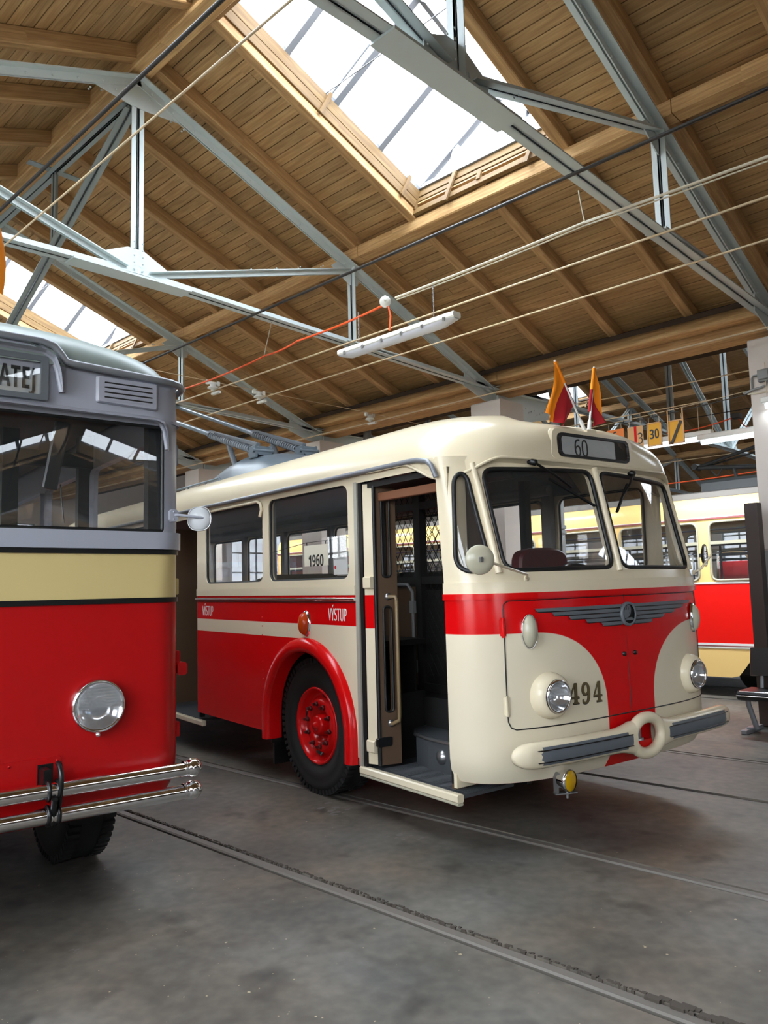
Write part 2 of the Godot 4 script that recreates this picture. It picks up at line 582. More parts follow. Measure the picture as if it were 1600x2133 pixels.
# a saddle lantern over a roof opening: kerb boards, glazing bars, panes, gable
func lantern(parent: Node3D, uc: float, y0: float, sl: float, e: float, d0: float, d1: float, v0: float, v1: float, rise: float) -> void:
	var n := Vector3(e * sl, 1, 0).normalized()
	var t := Vector3(e, -sl, 0).normalized()
	var z := Vector3(0, 0, -1)
	var B := func(d: float, hgt: float, v: float) -> Vector3: return Vector3(uc, y0, 0) + t * d + n * hgt + z * v
	for v in [v0, v1]:
		var inn := 0.02 if v == v0 else -0.02
		for q in [[0.10, 0.215, "kerb_rafter"], [0.215, 0.36, "kerb_board"]]:
			var s := st()
			bar(s, B.call(d0, (q[0] + q[1]) / 2, v + inn), B.call(d1, (q[0] + q[1]) / 2, v + inn), n, 0.035, q[1] - q[0] - 0.004, 0, 0, 0.004)
			fin(s, q[2], M.kerb, parent)
	for q in [[0.02, 0.10], [0.19, 0.25], [0.27, 0.40]]:
		var s := st()
		bar(s, B.call(d1, (q[0] + q[1]) / 2, v0), B.call(d1, (q[0] + q[1]) / 2, v1), n, 0.05, q[1] - q[0], 0, 0, 0.004)
		fin(s, "kerb_board", M.kerb, parent)
	var back := st()
	bar(back, B.call(d1 + 0.06 * 1, 0.16, v0), B.call(d1 + 0.06, 0.16, v1), n, 0.03, 0.3)
	bar(back, B.call(d0, 0.2, v0), B.call(d0, 0.2, v1), n, 0.04, 0.36)
	fin(back, "kerb_board", M.rafter, parent)
	for v in [v0 + 0.02, (v0 + v1) / 2, v1 - 0.02]:
		for hh in [0.145]:
			var s := st()
			bar(s, B.call(d1 - 0.01, 0.08, v), B.call(d1 - 0.01, 0.2, v), t, 0.05, 0.06)
			fin(s, "kerb_block", M.kerb, parent)
	for v in [lerpf(v0, v1, 0.16), lerpf(v0, v1, 0.72)]:
		var s := st()
		bar(s, B.call(d1 - 0.05, -0.04, v), B.call(d1 - 0.05, 0.36, v - 0.05), t, 0.05, 0.025)
		fin(s, "kerb_batten", M.kerb, parent)
	for v in [v1 - 0.05]:
		for d in [lerpf(d0, d1, 0.45), d1 - 0.28]:
			var s := st()
			bar(s, B.call(d, 0.08, v), B.call(d + 0.05, 0.40, v), z, 0.045, 0.02)
			fin(s, "kerb_batten", M.kerb, parent)
	var vm := (v0 + v1) / 2
	var d := d1 - 0.02
	var ds := []
	while d > d0 - 0.05:
		ds.append(d)
		d -= 0.70
	var ridge := st()
	bar(ridge, B.call(ds[-1], 0.36 + rise, vm), B.call(ds[0], 0.36 + rise, vm), n, 0.05, 0.08)
	fin(ridge, "lantern_ridge", M.alu, parent)
	for v in [v0, v1]:
		var sill := st()
		bar(sill, B.call(ds[-1], 0.385, v), B.call(ds[0], 0.385, v), n, 0.06, 0.05)
		fin(sill, "lantern_sill", M.alu, parent)
	for k in ds.size():
		for v in [v0, v1]:
			var s := st()
			bar(s, B.call(ds[k], 0.38, v), B.call(ds[k], 0.36 + rise, vm), n, 0.07, 0.07, 0, 0, 0.004)
			fin(s, "glazing_bar", M.alu, parent)
			if k < ds.size() - 1:
				var g := st()
				var dk: float = ds[k]
				var dn: float = ds[k + 1]
				quad(g, B.call(dk - 0.02, 0.40, v), B.call(dn + 0.02, 0.40, v), B.call(dn + 0.02, 0.38 + rise, vm), B.call(dk - 0.02, 0.38 + rise, vm))
				fin(g, "pane", M.sky_pane, parent)
	for dd in [ds[0], ds[-1]]:
		var g := st()
		tri(g, B.call(dd, 0.40, v0), B.call(dd, 0.40, v1), B.call(dd, 0.36 + rise, vm))
		fin(g, "pane", M.sky_pane, parent)
	for f in [0.25, 0.5, 0.75]:
		var s := st()
		var v := lerpf(v0, v1, f)
		bar(s, B.call(d1 - 0.02, 0.38, v), B.call(d1 - 0.02, 0.36 + rise * (1 - absf(f - 0.5) * 2), v), t, 0.06, 0.05)
		fin(s, "glazing_bar", M.alu, parent)
	var gs := st()
	bar(gs, B.call(d1 - 0.02, 0.40, v0), B.call(d1 - 0.02, 0.40, v1), n, 0.06, 0.06)
	fin(gs, "lantern_sill", M.alu, parent)
	# tie rod and brace inside the lantern
	var r := st()
	tube(r, [B.call(lerpf(d0, d1, 0.47), 0.36, v1), B.call(lerpf(d0, d1, 0.47), 0.36 + rise * 0.55, lerpf(v1, vm, 0.55))], 0.012, 6)
	tube(r, [B.call(lerpf(d0, d1, 0.45), 0.36, v1), B.call(lerpf(d0, d1, 0.45), 0.40, v0)], 0.006, 6)
	fin(r, "tie_rod", M.alu, parent)

func build_roof() -> void:
	var y0 := roof_y(UC)
	var wells := [[-20.38, -18.44], [-12.30, -10.36], [3.84, 5.74], [11.92, 13.82]]
	var rv := []
	for k in range(-24, 20): rv.append(2.75 + 1.01 * k)
	var right := structure("ceiling")
	slope(right, UC, y0, SL, 1.0, 6.75, -22.0, 23.0, [-0.5, 19.0], wells, 0.14, 3.0, 0.125, 4.04)
	var left := structure("ceiling_001")
	slope(left, UC, y0, SL, -1.0, 6.75, -22.0, 23.0, [4.5, 12.5], wells, 0.14, 5.9, 0.125, 4.04)
	for e in [1.0, -1.0]:
		var p: Node3D = right if e > 0 else left
		var up := []
		for v in rv:
			var skip := false
			for w in wells:
				if v > w[0] and v < w[1]: skip = true
			if not skip: up.append(v)
		rafters(p, UC, y0, SL, e, 0.02, 3.05, up)
		rafters(p, UC, y0, SL, e, 3.05, 6.75, rv if e > 0 else up)
	for w in wells:
		for e in [1.0, -1.0]:
			var k := structure("window_%d" % (wells.find(w) * 2 + (1 if e > 0 else 2)))
			lantern(k, UC, y0, SL, e, 0.16, 3.02 if e > 0 else 5.92, w[0], w[1], 0.95)
	# ridge beam and purlins
	var s := bx(P(UC - 0.11, 6.83, -22), P(UC + 0.11, 7.06, 22.9), 0.012)
	tag(fin(s, "ridge_beam", M.purlin), "timber ridge beam at the top of the nave roof, above the truss peaks", "roof beam")
	s = bx(P(6.55, 5.73, -7), P(6.75, 5.88, 23), 0.012)
	var pr := tag(Node3D.new(), "timber purlin halfway up the right roof slope, along the foot of the skylight", "roof beam")
	pr.name = numbered("timber_purlin"); add_child(pr)
	for k in range(-6, 5):
		var a := 2.67 + 4.03 * k
		fin(bx(P(6.55, 5.73, a + 0.004), P(6.75, 5.87, a + 4.026), 0.012), "beam_length", M.purlin, pr)
	pr = tag(Node3D.new(), "timber eaves beam on the column heads, lowest beam over the trolleybuses", "roof beam")
	pr.name = numbered("timber_purlin"); add_child(pr)
	for k in range(-6, 5):
		var a := 2.67 + 4.03 * k
		fin(bx(P(9.4, 4.66, a + 0.004), P(9.62, 4.81, a + 4.026), 0.012), "beam_length", M.purlin, pr)
	pr = tag(Node3D.new(), "timber purlin halfway up the left roof slope", "roof beam")
	pr.name = numbered("timber_purlin"); add_child(pr)
	fin(bx(P(0.62, 5.73, -22), P(0.82, 5.87, 22.9), 0.012), "beam_length", M.purlin, pr)
	pr = tag(Node3D.new(), "timber eaves beam of the left roof slope, over the left wall", "roof beam")
	pr.name = numbered("timber_purlin"); add_child(pr)
	fin(bx(P(-2.3, 4.66, -22), P(-2.08, 4.81, 22.9), 0.012), "beam_length", M.purlin, pr)
	var vg := structure("trim_1")
	fin(bx(P(9.63, 4.52, -22), P(9.98, 4.70, 22.9), 0.01), "valley_board", M.rafter, vg)

# riveted truss of double angles in the plane v; nodes at the quarter points
func truss(v: float, label: String, rivets: bool) -> Node3D:
	var o := thing("roof_truss", label, "roof truss", "", Transform3D(Basis(), P(UC, 0, v)))
	var q := func(u: float, y: float) -> Vector3: return Vector3(u, y, 0)
	var up := Vector3.UP
	var ctr := 4.72
	for e in [-1.0, 1.0]:
		var s := st()
		var n := Vector3(e * 0.384, 1, 0).normalized()
		angles(s, q.call(0, 6.81), q.call(e * HALF, 4.58), n, 0.085, 0.012, 0.016)
		fin(s, "top_chord", M.steel, o)
		s = st()
		angles(s, q.call(0, ctr), q.call(e * HALF, 4.56), -up, 0.075, 0.012, 0.016)
		fin(s, "bottom_chord", M.steel, o)
		s = st()
		angles(s, q.call(e * 2.93, 5.66), q.call(e * 2.93, 4.68), Vector3(-1, 0, 0), 0.06, 0.01, 0.014)
		fin(s, "post", M.steel, o)
		s = st()
		angles(s, q.call(e * 0.12, ctr + 0.07), q.call(e * 2.88, 5.63), Vector3(-e * 0.31, 1, 0) if rivets else Vector3(e * 0.31, -1, 0), 0.06, 0.01, 0.014)
		fin(s, "diagonal", M.steel, o)
		# gussets
		s = st()
		slab(s, [Vector2(e * 2.60, 5.60), Vector2(e * 2.90, 5.43), Vector2(e * 3.04, 5.45), Vector2(e * 3.08, 5.56), Vector2(e * 2.75, 5.72)], func(p, d): return Vector3(p.x, p.y, d), -0.006, 0.006)
		fin(s, "gusset_plate", M.steel, o)
		s = bx(Vector3(e * 2.76, 4.655, -0.10), Vector3(e * 3.68, 4.672, 0.10))
		fin(s, "cover_plate", M.steel, o)
		s = st()
		slab(s, [Vector2(e * 5.20, 4.83), Vector2(e * 5.15, 4.53), Vector2(e * 5.65, 4.38), Vector2(e * 5.95, 4.40), Vector2(e * 5.95, 4.58)], func(p, d): return Vector3(p.x, p.y, d), -0.006, 0.006)
		fin(s, "gusset_plate", M.steel, o)
	var s := st()
	angles(s, q.call(0, ctr + 0.02), q.call(0, 6.62), Vector3(0, 0, 1) if rivets else Vector3(-1, 0, 0), 0.06, 0.01, 0.014)
	fin(s, "post", M.steel, o)
	s = st()
	slab(s, [Vector2(-0.46, 6.54), Vector2(-0.06, 6.49), Vector2(0.05, 6.49), Vector2(0.47, 6.53), Vector2(0.47, 6.62), Vector2(0.0, 6.83), Vector2(-0.46, 6.62)], func(p, d): return Vector3(p.x, p.y, d), -0.006, 0.006)
	fin(s, "gusset_plate", M.steel, o)
	s = st()
	slab(s, [Vector2(-0.32, 4.7), Vector2(0.32, 4.70), Vector2(0.32, 4.88), Vector2(0.07, 5.0), Vector2(-0.10, 5.0), Vector2(-0.32, 4.90)], func(p, d): return Vector3(p.x, p.y, d), -0.006, 0.006)
	fin(s, "gusset_plate", M.steel, o)
	s = bx(Vector3(-0.68, 4.685, -0.10), Vector3(0.56, 4.705, 0.10))
	fin(s, "cover_plate", M.steel, o)
	s = st()
	for e in [-1.0, 1.0]:
		for f in [-1.0, 1.0]:
			var nn := Vector3(0, 0, f)
			for k in 24:
				var t := (k + 0.6) / 24.0
				dome(s, Vector3(e * HALF * t, 6.81 - 2.23 * t - 0.06, f * 0.02), nn, 0.014)
			for k in 8: dome(s, Vector3(e * (0.3 + 2.5 * k / 7.0), ctr + 0.11 + 0.83 * k / 7.0, f * 0.018), nn, 0.010)
			for k in 4: dome(s, Vector3(e * (0.12 + 0.13 * k), 6.62 - 0.05 * k, f * 0.02), nn, 0.012)
			for k in 5: dome(s, Vector3(e * 0.045, 4.78 + 0.07 * k, f * 0.03), nn, 0.011)
			for k in 4: dome(s, Vector3(e * (5.0 + 0.2 * k), 4.62 - 0.03 * k, f * 0.02), nn, 0.012)
	stuff(fin(s, "rivets", M.steel, o))
	return o

func build_trusses() -> void:
	truss(TR[0], "grey steel roof truss nearest the camera, crossing under the big skylight", false)
	truss(TR[1], "pale grey riveted roof truss with its full peak and centre post in view", true)
	truss(TR[2], "grey roof truss farther back, third from the front, partly hidden by the grey-roofed trolleybus", true)
	truss(TR[3], "rearmost grey roof truss of the nave, low behind the trolley poles", true)
	# bracing under the ridge between second and third truss
	var o := thing("ridge_brace", "dark steel bracing with long diagonal under the ridge between two trusses", "roof brace", "", Transform3D(Basis(), P(UC, 0, 0)))
	var s := st()
	angles(s, P(0, 6.62, 7.1), P(0, 6.62, 10.9), Vector3.DOWN, 0.06, 0.01, 0.016)
	fin(s, "brace_chord", M.steel_dark, o)
	s = st()
	angles(s, P(0, 6.55, 7.05), P(0, 4.75, 10.85), Vector3(0, -1, 0.5), 0.06, 0.01, 0.016)
	fin(s, "diagonal", M.steel_dark, o)
	s = st()
	angles(s, P(0, 6.65, 8.93), P(0, 5.66, 8.93), Vector3(-1, 0, 0), 0.05, 0.01, 0.016)
	fin(s, "post", M.steel_dark, o)
	s = bx(P(-0.3, 6.655, 8.88), P(0.3, 6.665, 8.98))
	fin(s, "cleat", M.steel_dark, o)

# second nave beyond the column line
const U2 := 19.0
func build_second_nave() -> void:
	var sl := 0.392
	var y0 := 8.36
	var wells := [[-20.3, -18.4], [-12.2, -10.4], [-4.2, -2.3], [3.9, 5.7], [11.92, 13.82]]
	for e in [1.0, -1.0]:
		var c := structure("ceiling_%03d" % (2 if e > 0 else 3))
		slope(c, U2, y0, sl, e, 10.0, -22.0, 22.9, [], wells, 0.14, 3.0, 0.16, 4.04)
		var rv := []
		for k in range(-24, 20): rv.append(2.75 + 1.01 * k)
		rafters(c, U2, y0, sl, e, 3.2, 10.1, rv, 0.13, 0.16)
		var up := []
		for v in rv:
			if not wells.any(func(w): return v > w[0] and v < w[1]): up.append(v)
		rafters(c, U2, y0, sl, e, 0.0, 3.2, up, 0.13, 0.16)
		for w in wells:
			var k := structure("window_%d" % (80 + wells.find(w) * 2 + (1 if e > 0 else 2)))
			lantern(k, U2, y0, sl, e, 0.16, 3.1, w[0], w[1], 0.8)
	for q in [[22.0, 6.98, "upper timber purlin of the far roof slope, seen over the cream trolleybus front"], [25.2, 5.75, "lower timber purlin of the far roof slope, seen above the red and cream tram"]]:
		var s := bx(P(q[0], q[1], -22), P(q[0] + 0.22, q[1] + 0.18, 22.9), 0.01)
		tag(fin(s, "timber_purlin", M.purlin), q[2], "roof beam")
	var o := thing("roof_truss", "bright blue-grey truss of posts and diagonals over the red and cream tram", "roof truss", "", Transform3D(Basis(), P(U2, 0, 6.9)))
	second_truss(o)
	o = thing("roof_truss", "farther grey truss of the tram hall, its chord sloping down behind the route plates", "roof truss", "", Transform3D(Basis(), P(U2, 0, 10.93)))
	second_truss(o)

func second_truss(o: Node3D) -> void:
	for e in [-1.0, 1.0]:
		var s := st()
		angles(s, Vector3(0, 8.22, 0), Vector3(e * 9.5, 4.6, 0), Vector3(e * 0.39, 1, 0), 0.09, 0.012, 0.016)
		fin(s, "top_chord", M.steel, o)
		s = st()
		angles(s, Vector3(0, 4.75, 0), Vector3(e * 9.5, 4.58, 0), Vector3.DOWN, 0.08, 0.012, 0.016)
		fin(s, "bottom_chord", M.steel, o)
		for k in [1, 2]:
			var u: float = e * 3.15 * k
			var ty: float = 8.22 - 0.381 * absf(u)
			s = st()
			angles(s, Vector3(u, 4.7, 0), Vector3(u, ty, 0), Vector3(-1, 0, 0), 0.065, 0.01, 0.014)
			fin(s, "post", M.steel, o)
			s = st()
			angles(s, Vector3(u, ty - 0.05, 0), Vector3(u - e * 3.1, 4.75, 0), Vector3(-e * 0.6, 1, 0), 0.065, 0.01, 0.014)
			fin(s, "diagonal", M.steel, o)
	var s := st()
	angles(s, Vector3(0, 4.75, 0), Vector3(0, 8.2, 0), Vector3(-1, 0, 0), 0.065, 0.01, 0.014)
	fin(s, "post", M.steel, o)
	s = st()
	slab(s, [Vector2(-0.5, 4.7), Vector2(0.5, 4.70), Vector2(0.5, 4.85), Vector2(0.2, 5.1), Vector2(-0.2, 5.1), Vector2(-0.5, 4.9)], func(p, d): return Vector3(p.x, p.y, d), -0.006, 0.006)
	fin(s, "gusset_plate", M.steel, o)

func build_floor() -> void:
	var f := structure("floor")
	var rails := [[2.893, -1], [4.23, -1], [5.96, 1], [7.29, -1], [10.95, 1], [12.29, -1]]
	var s := st()
	var edge := -9.0
	for r in rails:
		var a: float = r[0] - (0.035 if r[1] > 0 else 0.075)
		var b: float = r[0] + (0.075 if r[1] > 0 else 0.035)
		box(s, P((edge + a) / 2, -0.1, 2), Vector3(a - edge, 0.2, 50))
		edge = b
	box(s, P((edge + 30.0) / 2, -0.1, 2), Vector3(30.0 - edge, 0.2, 50))
	fin(s, "slab", M.floor, f)
	fin(bx(P(-9, -0.3, -23), P(30, -0.2, 27)), "sub_base", M.groove, f)
	var names := ["rail, worn, crossing the open foreground to the lower right corner", "rail coming out from under the cream trolleybus beside its front wheel", "rail with a deep dark groove behind the yellow fog lamp", "rail farthest to the right, level with the cream bumper tip", "rail under the near side of the red and cream tram", "rail under the far side of the red and cream tram"]
	for k in rails.size():
		var r: Array = rails[k]
		var o := thing("tram_rail", "steel tram " + names[k], "rail", "", Transform3D(Basis(), P(r[0], 0, 0)))
		s = st()
		bar(s, P(0, -0.022, -21.9), P(0, -0.022, 22.9), Vector3.UP, 0.062, 0.036, 0, 0, 0.008)
		fin(s, "rail_head", M.rail, o)
		var e: float = r[1]
		fin(bx(P(0.066 * e, -0.19, -21.9), P(0.075 * e, -0.012, 22.9)), "guard_lip", M.rail, o)
		fin(bx(P(-0.03, -0.19, -21.9), P(0.03, -0.04, 22.9)), "rail_web", M.groove, o)
	# broken asphalt edge of the foreground rail
	s = st()
	for k in 420:
		var v := 0.6 + 5.2 * k / 420.0 + rng.randf_range(-0.01, 0.01)
		var w := rng.randf_range(0.003, 0.010) * (2.6 if v < 1.5 else 1.0)
		box(s, P(2.893 + 0.040 + rng.randf_range(-0.008, 0.010) * (2.0 if v < 1.5 else 1.0), -0.005, v), Vector3(w * 1.4, 0.016 + w * 0.3, w * 2.2))
	stuff(fin(s, "broken_asphalt", M.rubble, f))
	# flecks of dried paint and spilled dabs
	s = st()
	for k in 300:
		var u := rng.randf_range(0.4, 5.4)
		var v := rng.randf_range(1.0, 5.0)
		if k > 180:
			u = 2.0 + rng.randfn(0, 0.5)
			v = 3.2 + rng.randfn(0, 0.8)
		if absf(u - 2.9) < 0.09 or absf(u - 4.23) < 0.09: continue
		fleck(s, u, v, rng.randf_range(0.0015, 0.0055) * (1.0 if k % 9 else 1.8), rng.randf_range(0.5, 1.0))
	stuff(fin(s, "paint_flecks", M.fleck, f))
	s = st()
	for q in [[3.93, 4.42, 0.11], [3.84, 4.28, 0.09], [3.77, 3.53, 0.11], [5.45, 2.78, 0.03], [5.40, 2.74, 0.04], [5.38, 2.35, 0.06], [5.18, 2.11, 0.05], [5.08, 2.05, 0.03], [1.64, 3.57, 0.03]]:
		for k in 7: fleck(s, q[0] + rng.randfn(0, q[2] * 0.35), q[1] + rng.randfn(0, q[2] * 0.5), q[2] * rng.randf_range(0.15, 0.4), 0.6)
	stuff(fin(s, "dried_splotches", M.splotch, f))

func fleck(s: SurfaceTool, u: float, v: float, r: float, squash: float) -> void:
	var a0 := rng.randf() * TAU
	var p := []
	for k in 7:
		var a := a0 + TAU * k / 7.0
		var rr := r * rng.randf_range(0.6, 1.15)
		p.append(P(u + rr * cos(a), 0.0015, v + rr * squash * sin(a)))
	for k in range(1, 6): tri(s, p[0], p[k], p[k + 1])

# wall with glazed openings in the plane of its first axis
func glazed(called: String, lo: Vector3, hi: Vector3, holes: Array, m: Material, nb: int, pm: Material) -> void:
	var w := structure(called)
	var d := hi - lo
	var ax := 0 if d.x > d.z else 2
	var at := lo[ax]
	var s := st()
	var cuts := holes.duplicate()
	cuts.sort_custom(func(a, b): return a[0] < b[0])
	for hole in cuts:
		var a := lo
		var b := hi
		a[ax] = at; b[ax] = hole[0]
		box(s, (a + b) / 2, b - a)
		a[ax] = hole[0]; b[ax] = hole[2]
		var b2 := b
		b2.y = hole[1]
		if hole[1] > lo.y: box(s, (a + b2) / 2, b2 - a)
		a.y = hole[3]
		box(s, (a + b) / 2, b - a)
		at = hole[2]
	var a := lo
	a[ax] = at
	box(s, (a + hi) / 2, hi - a)
	fin(s, "masonry", m, w)
	for hole in cuts:
		var k := structure("window_%d" % nb)
		nb += 1
		var c := (lo + hi) / 2
		var nx := maxi(2, int((hole[2] - hole[0]) / 0.55))
		var ny := maxi(2, int((hole[3] - hole[1]) / 0.6))
		for i in nx + 1:
			var p0 := c
			p0[ax] = lerpf(hole[0], hole[2], float(i) / nx)
			p0.y = hole[1]
			var p1 := p0
			p1.y = hole[3]
			var q := st()
			bar(q, p0, p1, Vector3.RIGHT if ax == 2 else Vector3.BACK, 0.05, 0.05)
			fin(q, "glazing_bar", M.steel_dark, k)
		for j in ny + 1:
			var p0 := c
			p0.y = lerpf(hole[1], hole[3], float(j) / ny)
			p0[ax] = hole[0]
			var p1 := p0
			p1[ax] = hole[2]
			var q := st()
			bar(q, p0, p1, Vector3.UP, 0.05, 0.05)
			fin(q, "glazing_bar", M.steel_dark, k)
		for i in nx:
			for j in ny:
				var p := c
				var e := Vector3.ZERO
				e[ax] = (hole[2] - hole[0]) / nx - 0.05
				p[ax] = lerpf(hole[0], hole[2], (i + 0.5) / nx) - e[ax] / 2
				var hy: float = (hole[3] - hole[1]) / ny - 0.05
				p.y = lerpf(hole[1], hole[3], (j + 0.5) / ny) - hy / 2
				var q := st()
				quad(q, p, p + e, p + e + Vector3(0, hy, 0), p + Vector3(0, hy, 0))
				fin(q, "pane", pm, k)

func build_walls() -> void:
	glazed("wall_left", P(-2.75, 0, 26), P(-2.45, 7.2, -22.3), [[8.0, 1.3, 11.0, 4.4], [13.0, 1.3, 16.0, 4.4], [-20.0, 1.3, -17.2, 4.4], [-16.0, 1.3, -13.2, 4.4], [-12.0, 1.3, -9.2, 4.4], [-8.0, 1.3, -5.2, 4.4], [-4.0, 1.3, -1.2, 4.4], [0.0, 2.2, 2.8, 4.2]], M.wall, 40, M.sky_pane)
	glazed("wall_back", P(-2.75, 0, 23.3), P(29.2, 9.5, 23.0), [[-1.0, 0.3, 2.2, 3.8], [3.2, 0.3, 6.2, 3.8], [7.2, 0.3, 9.2, 3.8], [11.0, 0.3, 14.0, 3.8], [16.0, 0.3, 20.0, 3.8], [22.0, 0.3, 26.0, 3.8]], M.wall, 50, M.frosted)
	glazed("wall_front", P(-2.75, 0, -22.0), P(29.2, 9.5, -22.3), [[11.0, 2.0, 14.5, 4.3], [16.0, 2.0, 20.0, 4.3]], M.gate, 60, M.frosted)
	glazed("wall_right", P(28.9, 0, 26), P(29.2, 9.5, -22.3), [[6.0, 1.2, 9.5, 4.0], [12.0, 1.2, 15.5, 4.0], [-20.0, 1.2, -16.5, 4.0], [-15.5, 1.2, -12.0, 4.0], [-11.0, 1.2, -7.5, 4.0], [-6.5, 1.2, -3.0, 4.0], [-2.0, 1.2, 1.5, 4.0]], M.wall, 70, M.frosted)

func build_columns() -> void:
	var notes := ["white plastered column with a grey base beside the brown post and bench", "white column head rising behind the cream roof, right of the trolley poles", "white column head left of the trolley base, behind the springs", "farthest white column head, just right of the grey-roofed trolleybus"]
	for k in 4:
		var v: float = TR[k]
		var o := thing("column", notes[k], "column", "", Transform3D(Basis(), P(9.65, 0, v)))
		fin(bx(Vector3(-0.30, 0, -0.27), Vector3(0.30, 1.92, 0.27), 0.02), "base", M.wall_grey, o)
		fin(bx(Vector3(-0.30, 1.92, -0.27), Vector3(0.30, 4.37, 0.27), 0.02), "shaft", M.wall, o)
		var s := st()
		slab(s, [Vector2(0.32, 4.1), Vector2(1.5, 4.35), Vector2(1.5, 4.6), Vector2(0.5, 4.85), Vector2(0.02, 4.85), Vector2(0.02, 4.4)], func(p, d): return Vector3(p.x, p.y, d), -0.02, 0.02)
		for i in 14: dome(s, Vector3(0.35 + 0.08 * i, 4.36 + 0.03 * (i % 3), 0.02), Vector3.BACK, 0.014)
		fin(s, "bearing_plate", M.steel, o)
	for k in [1, 2]:
		var v: float = TR[k] - 0.75
		var s := st()
		tube(s, [P(10.3, 4.75, v + 0.2), P(10.1, 4.35, v), P(10.05, 4.1, v), P(10.05, 0.0, v)], 0.075, 12)
		for y in [1.2, 2.35, 2.42, 3.9]: tube(s, [P(10.05, y, v), P(10.05, y + 0.05, v)], 0.095, 12)
		tag(fin(s, "downpipe", M.wall_grey), ["", "grey downpipe behind the cream roof, between column head and flags", "grey downpipe beside the column head behind the trolley springs"][k], "downpipe")

# ================================================================ the cream and red trolleybus
const BW := 1.22
const BEND := -0.70

func lut(t: Array, y: float) -> float:
	if y <= t[0][0]: return t[0][1]
	for i in range(1, t.size()):
		if y <= t[i][0]: return lerpf(t[i - 1][1], t[i][1], (y - t[i - 1][0]) / (t[i][0] - t[i - 1][0]))
	return t[-1][1]

func front_z(y: float) -> float:
	return lut([[0.36, -0.2], [0.42, -0.185], [0.7, -0.18], [1.4, -0.19], [1.54, -0.2], [1.62, -0.205], [1.66, -0.23], [2.38, -0.40]], y)

# plan outline of the front at height y; s runs along it from the middle, positive to +x
func plan(s: float, y: float) -> Vector2:
	var a := absf(s)
	var n := lut([[1.66, 3.0], [2.38, 2.1]], y)
	var zf := front_z(y)
	var d := zf - BEND
	var x := 0.0
	var z := 0.0
	if a <= 1.0:
		x = a
		z = zf - d * (1.0 - pow(1.0 - pow(x / BW, n), 1.0 / n))
	elif a <= 1.75:
		var t0 := asin(pow(1.0 / BW, n / 2.0))
		var th := t0 + (PI / 2 - t0) * (a - 1.0) / 0.75
		x = BW * pow(sin(th), 2.0 / n)
		z = zf - d * (1.0 - pow(maxf(cos(th), 0.0), 2.0 / n))
	else:
		x = BW
		z = BEND - (a - 1.75)
	return Vector2(x if s >= 0 else -x, z)

func F(p: Vector2, off := 0.0) -> Vector3:
	var q := plan(p.x, p.y)
	if off != 0.0:
		var t := (plan(p.x + 0.002, p.y) - plan(p.x - 0.002, p.y)).normalized()
		q += Vector2(-t.y, t.x) * off
	return Vector3(q.x, p.y, q.y)

func FL(p: Vector2, d := 0.0) -> Vector3:   # door side; p = (z, y)
	return Vector3(-(BW + d), p.y, p.x)

func FR(p: Vector2, d := 0.0) -> Vector3:
	return Vector3(BW + d, p.y, p.x)

func livery() -> ImageTexture:
	var W := 1400
	var H := 480
	var data := PackedByteArray()
	data.resize(W * H * 3)
	var cr := [212, 201, 176]
	var rd := [201, 10, 13]
	var i := 0
	for j in H:
		var y := 1.54 - (1.54 - 0.40) * (j + 0.5) / H
		for k in W:
			var s := -1.70 + 3.45 * (k + 0.5) / W
			var a := absf(s)
			# distance to the cream: below the curve from the side band to the middle stripe
			var top := 1.0
			var edge := 0.0
			if a > 0.85: edge = 1.292 - y
			else:
				var q := pow(pow(clampf((0.85 - a) / 0.60, 0, 2), 2.15) + pow(clampf((y - 0.80) / 0.492, 0, 3), 2.15), 1 / 2.15)
				edge = (1.0 - q) * 0.5 if y > 0.80 else (a - lerpf(0.243, 0.25, (y - 0.4) / 0.4))
			var t := clampf(edge / 0.004 + 0.5, 0, 1)
			for c in 3:
				data[i] = int(lerpf(rd[c], cr[c], t))
				i += 1
	return ImageTexture.create_from_image(Image.create_from_data(W, H, false, Image.FORMAT_RGB8, data))

func strip(s0: float, s1: float, y0: float, y1: float, off: float, n: int, called: String, m: Material, parent: Node) -> MeshInstance3D:
	var s := st()
	for q in [[y0, y1, off, off], [y1, y1, off, 0.0], [y0, y0, 0.0, off]]:
		grid(s, n, 1, func(a, b): return F(Vector2(lerpf(s0, s1, a), lerpf(q[0], q[1], b)), lerpf(q[2], q[3], b)), false, int(q[0] * 100) + int(q[2] * 1000) + 1)
	return fin(s, called, m, parent)

func fpath(pts: Array, off: float) -> Array:
	var r := []
	for i in pts.size() - 1:
		var a := Vector2(pts[i][0], pts[i][1])
		var b := Vector2(pts[i + 1][0], pts[i + 1][1])
		var n := maxi(1, int(a.distance_to(b) / 0.03))
		for k in n: r.append(F(a.lerp(b, float(k) / n), off))
	r.append(F(Vector2(pts[-1][0], pts[-1][1]), off))
	return r

func loop3(poly: Array, f: Callable, d: float) -> Array:
	var r := []
	for p in dense(poly): r.append(f.call(p, d))
	return r

